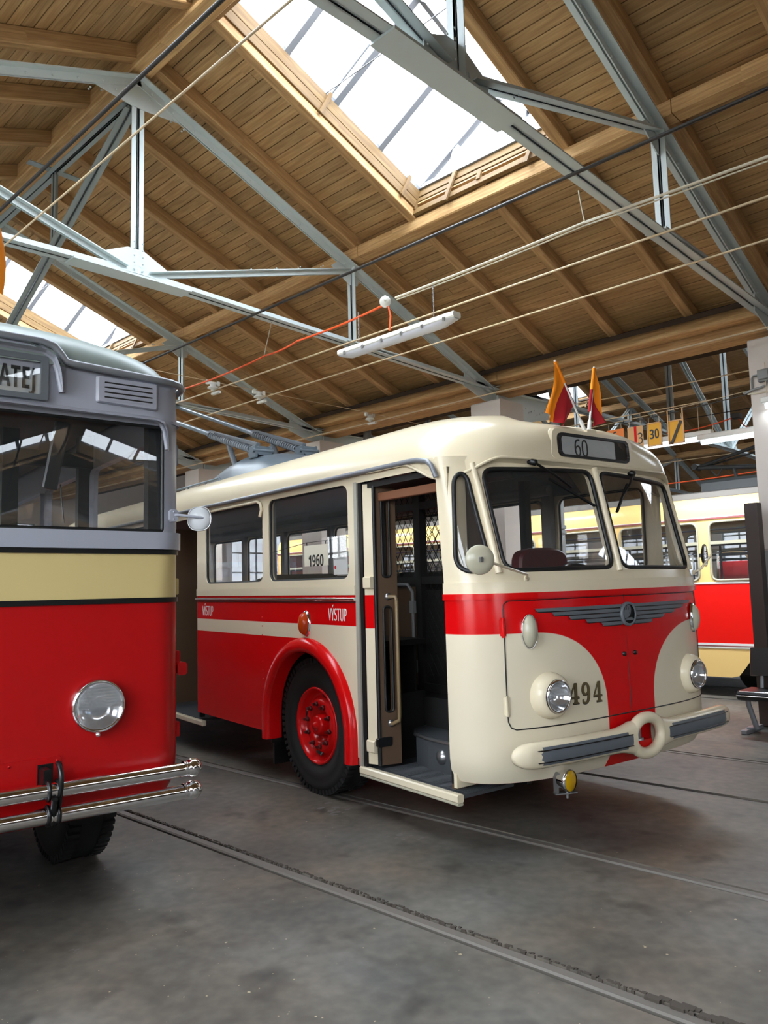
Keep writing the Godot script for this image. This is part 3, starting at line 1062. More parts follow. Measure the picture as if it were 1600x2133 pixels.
func build_trolleybus() -> void:
	var o := thing("trolleybus", "cream and red trolleybus with rounded front, open door and two small flags", "trolleybus", "", Transform3D(Basis(Vector3(0.987, 0.009, 0.158), Vector3(-0.01, 1.0, 0.008), Vector3(-0.157, -0.01, 0.987)).orthonormalized(), Vector3(4.897, 0.0, -2.352)))
	var s := st()
	# ---- front skin
	var lv := paint(Color.WHITE)
	lv.albedo_texture = livery()
	grid(s, 110, 16, func(a, b): return F(Vector2(-1.70 + 3.45 * a, 0.40 + 1.14 * b), -0.05 * pow(maxf(0, 1.0 - b * 9.0), 2.0)))
	var fp := fin(s, "front_panel", lv, o)
	strip(-1.70, 1.75, 1.50, 1.537, 0.016, 90, "belt_moulding", M.red, o)
	strip(-1.70, 1.75, 1.537, 1.605, 0.010, 90, "sill_band", M.cream, o)
	strip(-1.70, 1.75, 1.60, 1.662, 0.0, 90, "window_sill", M.cream, o)
	# bonnet doors: gaps, hinges, locks
	s = st()
	var gap := []
	tube(s, fpath([[-0.995, 1.488], [-1.03, 1.47], [-1.04, 1.43], [-1.045, 0.83], [-1.04, 0.77], [-1.015, 0.735], [-0.98, 0.722], [-0.5, 0.726], [0.0, 0.728], [0.5, 0.726], [1.06, 0.722]], 0.0015), 0.0042, 5)
	tube(s, fpath([[-0.995, 1.488], [-0.5, 1.491], [1.04, 1.491]], 0.0012), 0.003, 5)
	tube(s, fpath([[1.045, 1.488], [1.045, 0.722]], 0.0015), 0.0042, 5)
	fin(s, "panel_gap", M.black, fp)
	s = st()
	tube(s, [F(Vector2(-0.012, 1.50), 0.001), F(Vector2(-0.012, 0.73), 0.001)], 0.0032, 5)
	fin(s, "panel_gap", M.inner_dark, fp)
	for q in [[1.33, M.red], [0.865, M.cream]]:
		s = st()
		for e in [-1.0, 1.0]: grid(s, 2, 2, func(a, b): return F(Vector2(-1.055 + 0.03 * e * a, q[0] - 0.05 + 0.10 * b), 0.014 - 0.006 * a), e < 0)
		tube(s, [F(Vector2(-1.055, q[0] - 0.06), 0.012), F(Vector2(-1.055, q[0] + 0.06), 0.012)], 0.011, 8)
		fin(s, "hinge", q[1], o)
	for x in [-0.055, 0.062]:
		s = st()
		lathe(s, [[0.016, 0], [0.014, 0.012], [0.0, 0.014]], 12, along(F(Vector2(x, 1.11)), Vector3(0, 0, 1)))
		fin(s, "lock", M.black, o)
	# ---- winged emblem
	var rows := [[0.831, 1.436, 1.416], [0.708, 1.409, 1.388], [0.574, 1.381, 1.360], [0.428, 1.353, 1.332], [0.279, 1.325, 1.304]]
	for r in rows:
		for e in [-1.0, 1.0]:
			s = st()
			var pts := [Vector2(e * 0.06, r[2]), Vector2(e * (r[0] - 0.02), r[2]), Vector2(e * r[0], r[1] - 0.004), Vector2(e * r[0], r[1]), Vector2(e * 0.06, r[1])]
			if e < 0: pts.reverse()
			grid(s, 14, 1, func(a, b): return F(Vector2(e * lerpf(0.06, r[0] - 0.018 * (1 - b), a), lerpf(r[2], r[1], b)), 0.012), e < 0)
			for w in [r[1], r[2]]: grid(s, 14, 1, func(a, b): return F(Vector2(e * lerpf(0.06, r[0], a), w), 0.012 * b), (e < 0) != (w == r[1]), 3)
			fin(s, "wing_bar", M.bumper_grey, o)
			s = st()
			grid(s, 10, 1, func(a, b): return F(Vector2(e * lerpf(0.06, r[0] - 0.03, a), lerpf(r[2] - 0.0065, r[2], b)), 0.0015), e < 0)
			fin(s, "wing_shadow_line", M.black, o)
	var ec := along(F(Vector2(0.0, 1.37), 0.004), Vector3(0, 0.0, 1))
	s = st()
	lathe(s, [[0.079, 0.0], [0.079, 0.02], [0.074, 0.024], [0.066, 0.024], [0.063, 0.018]], 36, ec)
	var em := fin(s, "emblem_ring", M.bumper_grey, o)
	s = st()
	lathe(s, [[0.066, 0.012], [0.0, 0.012]], 32, ec)
	fin(s, "emblem_ground", M.black, em)
	s = st()
	var ez := F(Vector2(0, 1.37)).z
	var fe := func(p, d): return Vector3(p.x, 1.37 + p.y, ez + d)
	slab(s, [Vector2(-0.052, -0.03), Vector2(-0.012, -0.022), Vector2(0.012, 0.0), Vector2(0.022, 0.03), Vector2(0.012, 0.055), Vector2(-0.015, 0.058), Vector2(-0.045, 0.04), Vector2(-0.058, 0.008)], fe, 0.012, 0.024)
	slab(s, [Vector2(-0.045, -0.042), Vector2(0.052, -0.042), Vector2(0.03, -0.024), Vector2(-0.03, -0.028)], fe, 0.012, 0.024)
	fin(s, "emblem_wing", M.bumper_grey, em)
	s = st()
	for k in 3: bar(s, Vector3(-0.05 + 0.018 * k, 1.37 + 0.05, ez + 0.0245), Vector3(-0.045 + 0.018 * k, 1.37 + 0.028, ez + 0.0245), Vector3.BACK, 0.003, 0.002)
	dome(s, Vector3(0.004, 1.37 + 0.006, ez + 0.023), Vector3.BACK, 0.005)
	fin(s, "emblem_line", M.black, em)
	# ---- lamps
	for e in [-1.0, 1.0]:
		var c := F(Vector2(e * 0.745, 0.908), 0.004)
		var nrm := (F(Vector2(e * 0.745, 0.908), 0.1) - F(Vector2(e * 0.745, 0.908))).normalized().lerp(Vector3.BACK, 0.7).normalized()
		var xf := along(c, nrm)
		s = st()
		lathe(s, [[0.145, -0.03], [0.140, 0.01], [0.128, 0.045], [0.108, 0.062], [0.094, 0.064]], 36, xf)
		var hl := fin(s, "headlight", M.cream, o)
		s = st()
		lathe(s, [[0.100, 0.05], [0.101, 0.072], [0.095, 0.080], [0.086, 0.078], [0.084, 0.070]], 36, xf)
		fin(s, "rim", M.chrome, hl)
		s = st()
		lathe(s, [[0.103, 0.048], [0.1045, 0.058], [0.103, 0.066]], 32, xf)
		fin(s, "gasket", M.black, hl)
		s = st()
		lathe(s, [[0.086, 0.066], [0.070, 0.030], [0.045, 0.008], [0.0, 0.0]], 32, xf)
		fin(s, "reflector", M.reflector, hl)
		s = st()
		lathe(s, [[0.014, 0.0], [0.014, 0.028], [0.0, 0.034]], 12, xf)
		fin(s, "bulb", M.silver, hl)
		s = st()
		lathe(s, [[0.087, 0.070], [0.070, 0.080], [0.04, 0.087], [0.0, 0.089]], 32, xf)
		fin(s, "lens", M.lens, hl)
		# side marker
		var mc := F(Vector2(e * 0.875, 1.302))
		var mx := Transform3D(Basis(Vector3(0.48, 0, e * -0.16), Vector3(0, 1, 0), Vector3(e * 0.3, 0, 0.9)), mc)
		s = st()
		grid(s, 24, 6, func(a, b): return mx * Vector3(cos(TAU * a) * cos(b * PI / 2) * 0.100, sin(TAU * a) * cos(b * PI / 2) * 0.100, 0.012 + 0.0 * b + 0.052 * sin(b * PI / 2)))
		var mk := fin(s, "marker_lamp", M.milky, o)
		s = st()
		grid(s, 28, 4, func(a, b): return mx * Vector3(cos(TAU * a) * (0.112 - 0.014 * b), sin(TAU * a) * (0.108 - 0.010 * b), 0.004 + 0.02 * sin(b * PI)))
		fin(s, "rim", M.chrome, mk)
	# fleet number
	var num = M.olive
	for k in 3:
		var sx: float = [-0.560, -0.458, -0.350][k]
		var p := F(Vector2(sx, 0.899 - 0.003 * k), 0.002)
		var t := (F(Vector2(sx + 0.05, 0.85)) - F(Vector2(sx - 0.05, 0.85))).normalized()
		var bs := Basis(t, Vector3.UP, t.cross(Vector3.UP))
		var ch: String = "494"[k]
		write(ch, 0.182, p + Vector3(0.006, -0.005, 0), bs, 0.86, M.black, fp, "fleet_number", 0.004, true)
		write(ch, 0.180, p + Vector3(0, 0, 0.004), bs, 0.82, num, fp, "fleet_number", 0.004, true)
	build_bumper(o)
	build_front_windows(o)
	build_roof_shell(o)
	build_sides(o)
	build_wheels(o)
	build_cabin(o)
	build_poles(o)

func build_bumper(o: Node3D) -> void:
	var bz := func(x): return lut([[0.0, -0.155], [0.3, -0.158], [0.7, -0.178], [0.95, -0.205], [1.14, -0.245]], absf(x))
	var by := func(x): return 0.590 - 0.004 * x
	var hh := func(x):
		var t := clampf((absf(x) - 1.0) / 0.135, 0, 1)
		return 0.074 * pow(maxf(1.0 - pow(t, 2.0), 0.0), 0.55) + 0.001 + 0.030 * pow(1.0 - clampf((absf(x) - 0.14) / 0.17, 0, 1), 1.6)
	var s := st()
	for e in [-1.0, 1.0]:
		grid(s, 40, 20, func(a, b):
			var x: float = e * lerpf(0.145, 1.135, 1 - pow(1 - a, 1.6))
			var th: float = TAU * b
			var h: float = hh.call(x)
			var dz: float = minf(0.055, h * 0.8)
			return Vector3(x, by.call(x) + h * signf(sin(th)) * pow(absf(sin(th)), 0.8), bz.call(x) + 0.06 + dz * signf(cos(th)) * pow(absf(cos(th)), 0.7)), e > 0)
	var ring := []
	for k in 40:
		var a := TAU * k / 40.0
		ring.append(Vector3(0.155 * cos(a), 0.590 + 0.113 * sin(a), bz.call(0.0) + 0.072))
	tube(s, ring, 0.037, 16, true)
	var b := fin(s, "bumper", M.cream, o)
	for e in [-1.0, 1.0]:
		for q in [[-0.052, 0.052, 0.0, "bumper_insert", M.bumper_grey], [0.029, 0.036, 0.004, "insert_line", M.black], [-0.039, -0.032, 0.004, "insert_line", M.black]]:
			s = st()
			grid(s, 30, 3, func(a, c):
				var x: float = e * lerpf(0.195, 1.045, a)
				var t := clampf((absf(x) - 0.965) / 0.08, 0, 1)
				var k := sqrt(maxf(1 - t * t, 0.0))
				var y: float = lerpf(q[0], q[1], c)
				if q[2] == 0.0: y *= maxf(k, 0.02)
				else:
					x = e * lerpf(0.197, 1.01, a)
					t = 0.0
				return Vector3(x, by.call(x) + y, bz.call(x) + 0.118 + q[2] - 0.01 * pow(c * 2 - 1, 2) - 0.012 * t), e < 0)
			fin(s, q[3], q[4], b)
	# towing bracket behind the ring
	s = bx(Vector3(-0.09, 0.50, -0.20), Vector3(0.09, 0.555, -0.11), 0.005)
	box(s, Vector3(-0.01, 0.64, -0.16), Vector3(0.08, 0.03, 0.08))
	fin(s, "tow_bracket", M.red, o)
	s = st()
	tube(s, [Vector3(-0.02, 0.53, -0.13), Vector3(-0.02, 0.65, -0.13)], 0.016, 10)
	lathe(s, [[0.03, 0.555], [0.03, 0.57], [0.0, 0.57]], 12, Transform3D(Basis(), Vector3(-0.02, 0, -0.13)))
	fin(s, "tow_pin", M.silver, o)
	# fog lamp
	var xf := along(Vector3(-0.655, 0.392, -0.19), Vector3(0.1, 0, 1))
	s = st()
	lathe(s, [[0.0, -0.085], [0.03, -0.08], [0.055, -0.05], [0.066, -0.01], [0.069, 0.0], [0.069, 0.014], [0.062, 0.018]], 28, xf)
	var fg := fin(s, "fog_lamp", M.chrome, o)
	s = st()
	lathe(s, [[0.063, 0.012], [0.045, 0.020], [0.0, 0.024]], 28, xf)
	fin(s, "lens", M.yellow_lens, fg)
	s = st()
	bar(s, Vector3(-0.70, 0.44, -0.25), Vector3(-0.70, 0.315, -0.25), Vector3.LEFT, 0.04, 0.006)
	bar(s, Vector3(-0.72, 0.312, -0.25), Vector3(-0.60, 0.318, -0.18), Vector3.UP, 0.045, 0.006)
	tube(s, [Vector3(-0.655, 0.33, -0.205), Vector3(-0.655, 0.285, -0.205)], 0.009, 8)
	fin(s, "bracket", M.silver, fg)

func build_front_windows(o: Node3D) -> void:
	var f := func(p, d): return F(p, d)
	for e in [-1.0, 1.0]:
		var hole := [Vector2(0.045, 1.682), Vector2(0.975, 1.674), Vector2(0.985, 2.325), Vector2(0.045, 2.355)]
		var outer := [Vector2(0, 1.655), Vector2(1.06, 1.655), Vector2(1.06, 2.41), Vector2(0, 2.41)]
		var q := [Vector2(1.10, 1.70), Vector2(1.36, 1.665), Vector2(1.53, 1.72), Vector2(1.36, 2.26), Vector2(1.24, 2.30), Vector2(1.165, 2.27)]
		var qo := [Vector2(1.06, 1.655), Vector2(1.70, 1.655), Vector2(1.70, 2.41), Vector2(1.06, 2.41)]
		if e < 0:
			for a in [hole, outer, q, qo]:
				for i in a.size(): a[i] = Vector2(-a[i].x, a[i].y)
				a.reverse()
		hole = rounded(hole, 0.085, 6)
		q = rounded(q, 0.09, 5)
		var s := st()
		sheet(s, outer, hole, f, 3, 0.05)
		sheet(s, qo, q, f, 4, 0.05)
		fin(s, "window_surround", M.cream, o)
		s = st()
		tube(s, loop3(hole, f, -0.004), 0.0155, 8, true)
		var w := fin(s, "windscreen_seal", M.rubber, o)
		s = st()
		fill(s, hole, f, -0.012, 5)
		fin(s, "windscreen", M.pane, w)
		s = st()
		tube(s, loop3(q, f, -0.002), 0.015, 8, true)
		w = fin(s, "quarter_light_seal", M.rubber, o)
		s = st()
		fill(s, q, f, -0.012, 4)
		fin(s, "quarter_light", M.pane, w)
		# A pillar bead
		s = st()
		tube(s, [F(Vector2(e * 1.035, 1.66), 0.004), F(Vector2(e * 1.04, 1.9), 0.006), F(Vector2(e * 1.055, 2.2), 0.006), F(Vector2(e * 1.075, 2.36), 0.004)], 0.022, 10)
		fin(s, "pillar", M.cream, o)
	var s := st()
	tube(s, [F(Vector2(0, 1.66), 0.004), F(Vector2(0, 2.0), 0.006), F(Vector2(0, 2.38), 0.004)], 0.024, 10)
	fin(s, "pillar", M.cream, o)
	# wipers
	for q in [[Vector3(-0.64, 2.372, -0.365), Vector3(-0.30, 2.225, -0.355), Vector3(-0.50, 2.275, -0.372), Vector3(-0.10, 2.105, -0.325)], [Vector3(0.42, 2.366, -0.375), Vector3(0.26, 2.20, -0.352), Vector3(0.345, 2.285, -0.375), Vector3(0.13, 2.07, -0.318)]]:
		s = st()
		lathe(s, [[0.02, -0.05], [0.022, 0.01], [0.0, 0.02]], 10, along(q[0], Vector3(0, -0.3, 1)))
		tube(s, [q[0], (q[0] + q[1]) / 2 + Vector3(0, 0, 0.015), q[1]], 0.009, 8)
		var w := fin(s, "wiper", M.black, o)
		s = st()
		bar(s, q[2], q[3], Vector3.BACK, 0.012, 0.018)
		fin(s, "blade", M.rubber, w)
	# mirrors
	for q in [[Vector3(-0.865, 1.622, -0.27), Vector3(-1.36, 1.735, -0.155), Vector3(-0.5, 0.0, 0.86), 0.085], [Vector3(1.065, 1.635, -0.34), Vector3(1.17, 1.765, -0.30), Vector3(-0.35, 0.0, -0.94), 0.088]]:
		s = st()
		dome(s, q[0], Vector3(0, 0, 1), 0.022)
		var mid: Vector3 = q[0].lerp(q[1], 0.12) + Vector3(0, 0.01, 0.05)
		tube(s, [q[0], mid, q[1] + q[2].normalized() * -0.02 + Vector3(0, 0, 0.03)], 0.0085, 8)
		var m := fin(s, "mirror_arm", M.cream, o)
		var xf := along(q[1], -q[2])
		s = st()
		lathe(s, [[0.0, -0.024], [q[3] * 0.6, -0.02], [q[3] * 0.95, -0.008], [q[3], 0.0], [q[3], 0.006]], 30, xf)
		fin(s, "mirror_back", M.milky if q[0].x < 0 else M.black, m)
		s = st()
		lathe(s, [[q[3], 0.006], [q[3] * 0.9, 0.010]], 30, xf)
		fin(s, "rim", M.chrome, m)
		s = st()
		lathe(s, [[q[3] * 0.92, 0.009], [0.0, 0.010]], 30, xf)
		fin(s, "mirror_glass", mat(Color(0.9, 0.9, 0.92), 0.02, 1.0), m)
		s = st()
		box(s, q[1] + q[2].normalized() * 0.03, Vector3(0.018, 0.03, 0.018), 0.003)
		fin(s, "clamp", M.silver, m)

# outline of the roof: t 0..1 along the left side, round the front, back along the right side; k pulls it in towards the crown
func roof_pt(t: float, j: float) -> Vector3:
	var h := pow(sin(j * PI / 2), 0.8)
	var kx := pow(maxf(1 - pow(h, 2.5), 0.0), 0.4)
	var wr := BW + 0.025
	var y := 2.405 + 0.435 * h
	if t < 0.3 or t > 0.7:
		# side part
		var q: float = t / 0.3 if t < 0.3 else (1 - t) / 0.3
		var z := lerpf(-10.4, -1.4, q)
		var rear := clampf((-9.2 - z) / 1.2, 0, 1)
		y -= 0.3 * h * rear * rear
		return Vector3((-1.0 if t < 0.5 else 1.0) * wr * kx * (1 - 0.12 * rear * rear), y, z)
	var th := lerpf(-PI / 2, PI / 2, (t - 0.3) / 0.4)
	# spread the samples over the corner
	var n := lerpf(4.5, 2.6, h)
	var cx := pow(absf(sin(th)), 2 / n) * signf(th)
	var cz := pow(maxf(cos(th), 0.0), 2 / n)
	var drop := 0.13 * smoothstep(0.86, 1.2, absf(wr * cx)) * smoothstep(-1.0, -0.66, -1.4 + 1.02 * cz) * pow(1 - h, 3.0)
	var soft := 0.95 * (1 - pow(maxf(1 - pow(h, 2.5), 0.0), 0.4))
	var face := lut([[0.0, 0.0], [0.3, 0.004], [0.5, 0.025], [0.58, 0.055], [0.66, 0.15], [0.74, 0.34], [0.83, 0.53], [0.90, 0.68], [0.96, 0.83], [1.0, 0.95]], h)
	return Vector3(wr * kx * cx, y - drop, -1.4 + (1.02 - lerpf(face, soft, smoothstep(0.30, 0.62, absf(cx)))) * cz)

func build_roof_shell(o: Node3D) -> void:
	var s := st()
	grid(s, 200, 26, func(a, b): return roof_pt(a, b))
	fin(s, "roof", M.cream, o)
	# soffit under the front brow
	s = st()
	var table := []
	for k in 401:
		var p := roof_pt(0.3 + 0.4 * k / 400.0, 0.0)
		table.append([atan2(p.x, p.z + 1.4), p])
	var edge := func(ang):
		var lo := 0
		var hi := 400
		while hi - lo > 1:
			var m := (lo + hi) / 2
			if table[m][0] < ang: lo = m
			else: hi = m
		var f: float = (ang - table[lo][0]) / maxf(table[hi][0] - table[lo][0], 1e-6)
		return Vector3(table[lo][1]).lerp(table[hi][1], clampf(f, 0, 1))
	grid(s, 80, 3, func(a, b):
		var q := F(Vector2(lerpf(-2.0, 2.0, a), 2.372))
		var r: Vector3 = edge.call(atan2(q.x, q.z + 1.4)) - Vector3(0, 0.012, 0)
		return q.lerp(r, b), true)
	grid(s, 80, 1, func(a, b):
		var q := F(Vector2(lerpf(-2.0, 2.0, a), 2.372))
		var r: Vector3 = edge.call(atan2(q.x, q.z + 1.4))
		return r + Vector3(0, 0.004 - 0.016 * b, 0), true, 4)
	fin(s, "roof_brow", M.cream, o)
	# rain gutter, turning down in front of the door
	s = st()
	var path := [Vector3(-BW - 0.03, 2.412, -10.3), Vector3(-BW - 0.03, 2.412, -5.0), Vector3(-BW - 0.03, 2.412, -0.92)]
	for q in [[1.88, 2.408], [1.78, 2.39], [1.71, 2.355], [1.66, 2.315], [1.63, 2.275]]: path.append(F(Vector2(-q[0], q[1]), 0.03))
	tube(s, path, 0.017, 8)
	fin(s, "rain_gutter", M.gutter, o)
	# destination box
	var fs := func(p, d): return Vector3(p.x, p.y, -0.364 - 0.05 * (p.y - 2.44) - 0.03 * p.x * p.x + d)
	var hole := rrect(-0.355, 2.452, 0.355, 2.583, 0.035)
	s = st()
	sheet(s, rrect(-0.385, 2.436, 0.385, 2.602, 0.05), hole, fs, 1, 0.0)
	var outer := rrect(-0.385, 2.436, 0.385, 2.602, 0.05)
	for i in outer.size():
		var k := (i + 1) % outer.size()
		quad(s, fs.call(outer[i], -0.03), fs.call(outer[k], -0.03), fs.call(outer[k], 0.0), fs.call(outer[i], 0.0))
		quad(s, fs.call(hole[i], 0.0), fs.call(hole[k], 0.0), fs.call(hole[k], -0.012), fs.call(hole[i], -0.012))
	var fr := fin(s, "destination_frame", M.black, o)
	s = st()
	fill(s, rrect(-0.37, 2.44, 0.37, 2.595, 0.03), fs, -0.011, 2)
	fin(s, "box_back", M.inner_dark, fr)
	s = st()
	fill(s, rrect(-0.352, 2.455, 0.225, 2.580, 0.01), fs, -0.0085, 2)
	fin(s, "blind", M.blind, fr)
	write("60", 0.165, Vector3(-0.150, 2.507, -0.3745), Basis(Vector3.RIGHT, Vector3(0, 1, -0.05), Vector3.BACK), 0.86, M.black, fr, "route_number", 0.002, false, false)
	s = st()
	fill(s, hole, fs, -0.002, 3)
	fin(s, "pane", M.pane, fr)
	s = st()
	slab(s, rounded([Vector2(-0.47, 2.415), Vector2(0.47, 2.415), Vector2(0.44, 2.635), Vector2(-0.44, 2.635)], 0.06), fs, -0.06, -0.012, 0.016)
	fin(s, "sign_surround", M.cream, o)
	s = st()
	var bead := []
	for k in 81: bead.append(roof_pt(0.3 + 0.4 * k / 80.0, 0.0) - Vector3(0, 0.004, 0))
	tube(s, bead, 0.010, 8)
	fin(s, "brow_bead", M.cream, o)
	# flag socket
	s = bx(Vector3(-0.045, 2.615, -0.43), Vector3(0.055, 2.655, -0.40), 0.006)
	fin(s, "flag_socket", M.cream, o)

func side_band(s: SurfaceTool, f: Callable, z0: float, z1: float, y0: float, y1: float, right := false) -> void:
	var a: Vector3 = f.call(Vector2(z0, y0), 0.0)
	var b: Vector3 = f.call(Vector2(z1, y0), 0.0)
	var c: Vector3 = f.call(Vector2(z1, y1), 0.0)
	var d: Vector3 = f.call(Vector2(z0, y1), 0.0)
	s.set_smooth_group(-1)
	if right: quad(s, d, c, b, a)
	else: quad(s, a, b, c, d)

func arch_floor(z: float, zc: float, r: float) -> float:
	var d := absf(z - zc)
	if d >= r: return 0.388
	return 0.515 + sqrt(maxf(r * r - d * d, 0.0))

func build_sides(o: Node3D) -> void:
	var s := st()
	var f := func(p, d): return FL(p, d)
	var g := func(p, d): return FR(p, d)
	# ---- windows of the door side: [z0, z1, from, to]
	var wins := [[-2.905, -1.685, -2.96, -1.60, true], [-4.21, -3.015, -4.42, -2.96, true], [-6.75, -5.55, -6.8, -5.42, false], [-8.05, -6.85, -8.1, -6.8, false], [-9.4, -8.15, -10.3, -8.1, false]]
	s = st()
	var holes := []
	for w in wins:
		var hole := rrect(w[0], 1.656, w[1], 2.352, 0.085)
		holes.append(hole)
		sheet(s, [Vector2(w[2], 1.605), Vector2(w[3], 1.605), Vector2(w[3], 2.41), Vector2(w[2], 2.41)], hole, f, 1, 0.05)
	# over the doors
	side_band(s, f, -5.42, -4.42, 2.33, 2.41)
	side_band(s, f, -1.60, -0.70, 2.345, 2.41)
	grid(s, 6, 1, func(a, b): return F(Vector2(lerpf(-1.76, -1.62, a), lerpf(2.33, 2.40, b))))
	fin(s, "side_window_panel", M.cream, o)
	for k in holes.size():
		s = st()
		tube(s, loop3(holes[k], f, -0.02), 0.013, 6, true)
		var w := fin(s, "window_seal", M.rubber, o)
		s = st()
		fill(s, holes[k], f, -0.02, 1)
		fin(s, "pane", M.pane, w)
	# sun awning strip of the second window
	s = st()
	tube(s, [FL(Vector2(-4.22, 2.36), 0.012), FL(Vector2(-3.08, 2.36), 0.012), FL(Vector2(-3.02, 2.335), 0.014), FL(Vector2(-3.0, 2.28), 0.016), FL(Vector2(-3.03, 2.225), 0.016)], 0.014, 8)
	fin(s, "window_hood", M.cream, o)
	# ---- sill band, red belt, stripe, lower panels
	var bands := [[1.537, 1.605, M.cream, "sill_band", 0.010], [1.312, 1.537, M.red, "belt_band", 0.0], [1.195, 1.312, M.cream, "stripe", 0.0]]
	for b in bands:
		for z in [[-4.42, -1.605], [-10.3, -5.42]]:
			s = st()
			var f2 := func(p, d): return FL(p, b[4])
			side_band(s, f2, z[0], z[1], b[0], b[1])
			if b[4] > 0:
				quad(s, FL(Vector2(z[0], b[1]), b[4]), FL(Vector2(z[1], b[1]), b[4]), FL(Vector2(z[1], b[1])), FL(Vector2(z[0], b[1])))
				quad(s, FL(Vector2(z[0], b[0])), FL(Vector2(z[1], b[0])), FL(Vector2(z[1], b[0]), b[4]), FL(Vector2(z[0], b[0]), b[4]))
				quad(s, FL(Vector2(z[1], b[0]), b[4]), FL(Vector2(z[1], b[0])), FL(Vector2(z[1], b[1])), FL(Vector2(z[1], b[1]), b[4]))
			fin(s, b[3], b[2], o)
	var zc := -2.31
	for part in [[-4.42, zc, M.red, 1.195], [zc, -1.605, M.cream, 1.195]]:
		s = st()
		var n := 60
		for k in n:
			var z0: float = lerpf(part[0], part[1], float(k) / n)
			var z1: float = lerpf(part[0], part[1], float(k + 1) / n)
			quad(s, FL(Vector2(z0, arch_floor(z0 - (0.0001 if z0 < zc else 0.0), zc, 0.60)), 0.012 * 0), FL(Vector2(z1, arch_floor(z1, zc, 0.60))), FL(Vector2(z1, part[3])), FL(Vector2(z0, part[3])))
		fin(s, "lower_panel", part[2], o)
	s = st()
	var n2 := 60
	for k in n2:
		var z0: float = lerpf(-10.3, -5.42, float(k) / n2)
		var z1: float = lerpf(-10.3, -5.42, float(k + 1) / n2)
		quad(s, FL(Vector2(z0, arch_floor(z0, -7.6, 0.60))), FL(Vector2(z1, arch_floor(z1, -7.6, 0.60))), FL(Vector2(z1, 1.195)), FL(Vector2(z0, 1.195)))
	fin(s, "lower_panel", M.red, o)
	# rivets on the panel seam
	s = st()
	for k in 14: dome(s, FL(Vector2(-3.04, 0.45 + 0.075 * k)), Vector3.LEFT, 0.006)
	stuff(fin(s, "rivets", M.red, o))
	# chrome strip on the belt
	s = st()
	tube(s, [FL(Vector2(-4.43, 1.507), 0.008), FL(Vector2(-1.605, 1.507), 0.008)], 0.013, 8)
	fin(s, "chrome_strip", M.chrome, o)
	s = st()
	tube(s, [FL(Vector2(-4.43, 1.485), 0.004), FL(Vector2(-1.605, 1.485), 0.004)], 0.006, 6)
	fin(s, "trim_line", M.maroon, o)
	# lettering
	var side := Basis(Vector3(0, 0, 1), Vector3.UP, Vector3(-1, 0, 0))
	write("VÝSTUP", 0.128, FL(Vector2(-1.848, 1.39), 0.002), side, 0.58, M.letter_white, o, "lettering", 0.002, false, false)
	write("VÝSTUP", 0.128, FL(Vector2(-4.165, 1.39), 0.002), side, 0.58, M.letter_white, o, "lettering", 0.002, false, false)
	# amber side lamp
	s = st()
	grid(s, 20, 6, func(a, b): return FL(Vector2(-2.30 + 0.05 * cos(TAU * a) * pow(cos(b * PI / 2), 0.6), 1.315 + 0.088 * sin(TAU * a) * pow(cos(b * PI / 2), 0.5)), 0.012 + 0.055 * sin(b * PI / 2)), true)
	var am := fin(s, "side_lamp", M.amber, o)
	s = st()
	grid(s, 24, 3, func(a, b): return FL(Vector2(-2.30 + (0.062 - 0.012 * b) * cos(TAU * a), 1.315 + (0.105 - 0.016 * b) * sin(TAU * a)), 0.001 + 0.018 * sin(b * PI * 0.6)), true)
	fin(s, "rim", M.chrome, am)
	# fender
	s = st()
	var prof := [[0.034, 0.0], [0.026, 0.035], [0.0, 0.055], [-0.035, 0.060], [-0.07, 0.050], [-0.078, 0.02], [-0.078, -0.09]]
	var path := []
	for k in 41:
		var t := k / 40.0
		if t < 0.1: path.append([Vector2(zc - 0.655, lerpf(0.34, 0.515, t / 0.1)), Vector2(-1, 0)])
		elif t > 0.9: path.append([Vector2(zc + 0.655, lerpf(0.515, 0.335, (t - 0.9) / 0.1)), Vector2(1, 0)])
		else:
			var a := PI - PI * (t - 0.1) / 0.8
			path.append([Vector2(zc + 0.655 * cos(a), 0.515 + 0.655 * sin(a)), Vector2(cos(a), sin(a))])
	grid(s, 40, 6, func(a, b):
		var q: Array = path[int(round(a * 40))]
		var w: Array = prof[int(round(b * 6))]
		var p: Vector2 = q[0] + q[1] * w[0]
		return FL(p, w[1]), false)
	fin(s, "fender", M.red, o)
	s = bx(Vector3(-1.21, 0.37, -2.985), Vector3(-1.06, 1.0, -2.965))
	fin(s, "wheel_arch_return", M.red, o)
	# wheel well
	s = st()
	grid(s, 24, 1, func(a, b): return Vector3(lerpf(-1.20, -0.65, b), 0.515 + 0.60 * sin(PI * a), zc - 0.60 * cos(PI * a)), true)
	box(s, Vector3(-0.64, 0.7, zc), Vector3(0.02, 0.9, 1.3))
	box(s, Vector3(-0.93, 0.45, zc - 0.62), Vector3(0.55, 0.3, 0.02))
	fin(s, "wheel_well", M.inner_dark, o)
	s = bx(Vector3(-1.14, 0.10, -3.02), Vector3(-0.86, 0.62, -3.0))
	fin(s, "mud_flap", M.rubber, o)
	# ---- far side
	s = st()
	var fw := []
	for w in [[-1.75, -0.85, -1.85, -0.70], [-3.05, -1.95, -3.1, -1.85], [-4.3, -3.2, -4.35, -3.1], [-5.55, -4.45, -5.6, -4.35], [-6.8, -5.7, -6.85, -5.6], [-8.05, -6.95, -8.1, -6.85], [-9.3, -8.2, -10.3, -8.1]]:
		var hole := rrect(w[0], 1.656, w[1], 2.352, 0.085)
		fw.append(hole)
		sheet(s, [Vector2(w[2], 1.60), Vector2(w[3], 1.60), Vector2(w[3], 2.41), Vector2(w[2], 2.41)], hole, g, 1, 0.05, true)
	side_band(s, g, -10.3, -0.70, 1.537, 1.605, true)
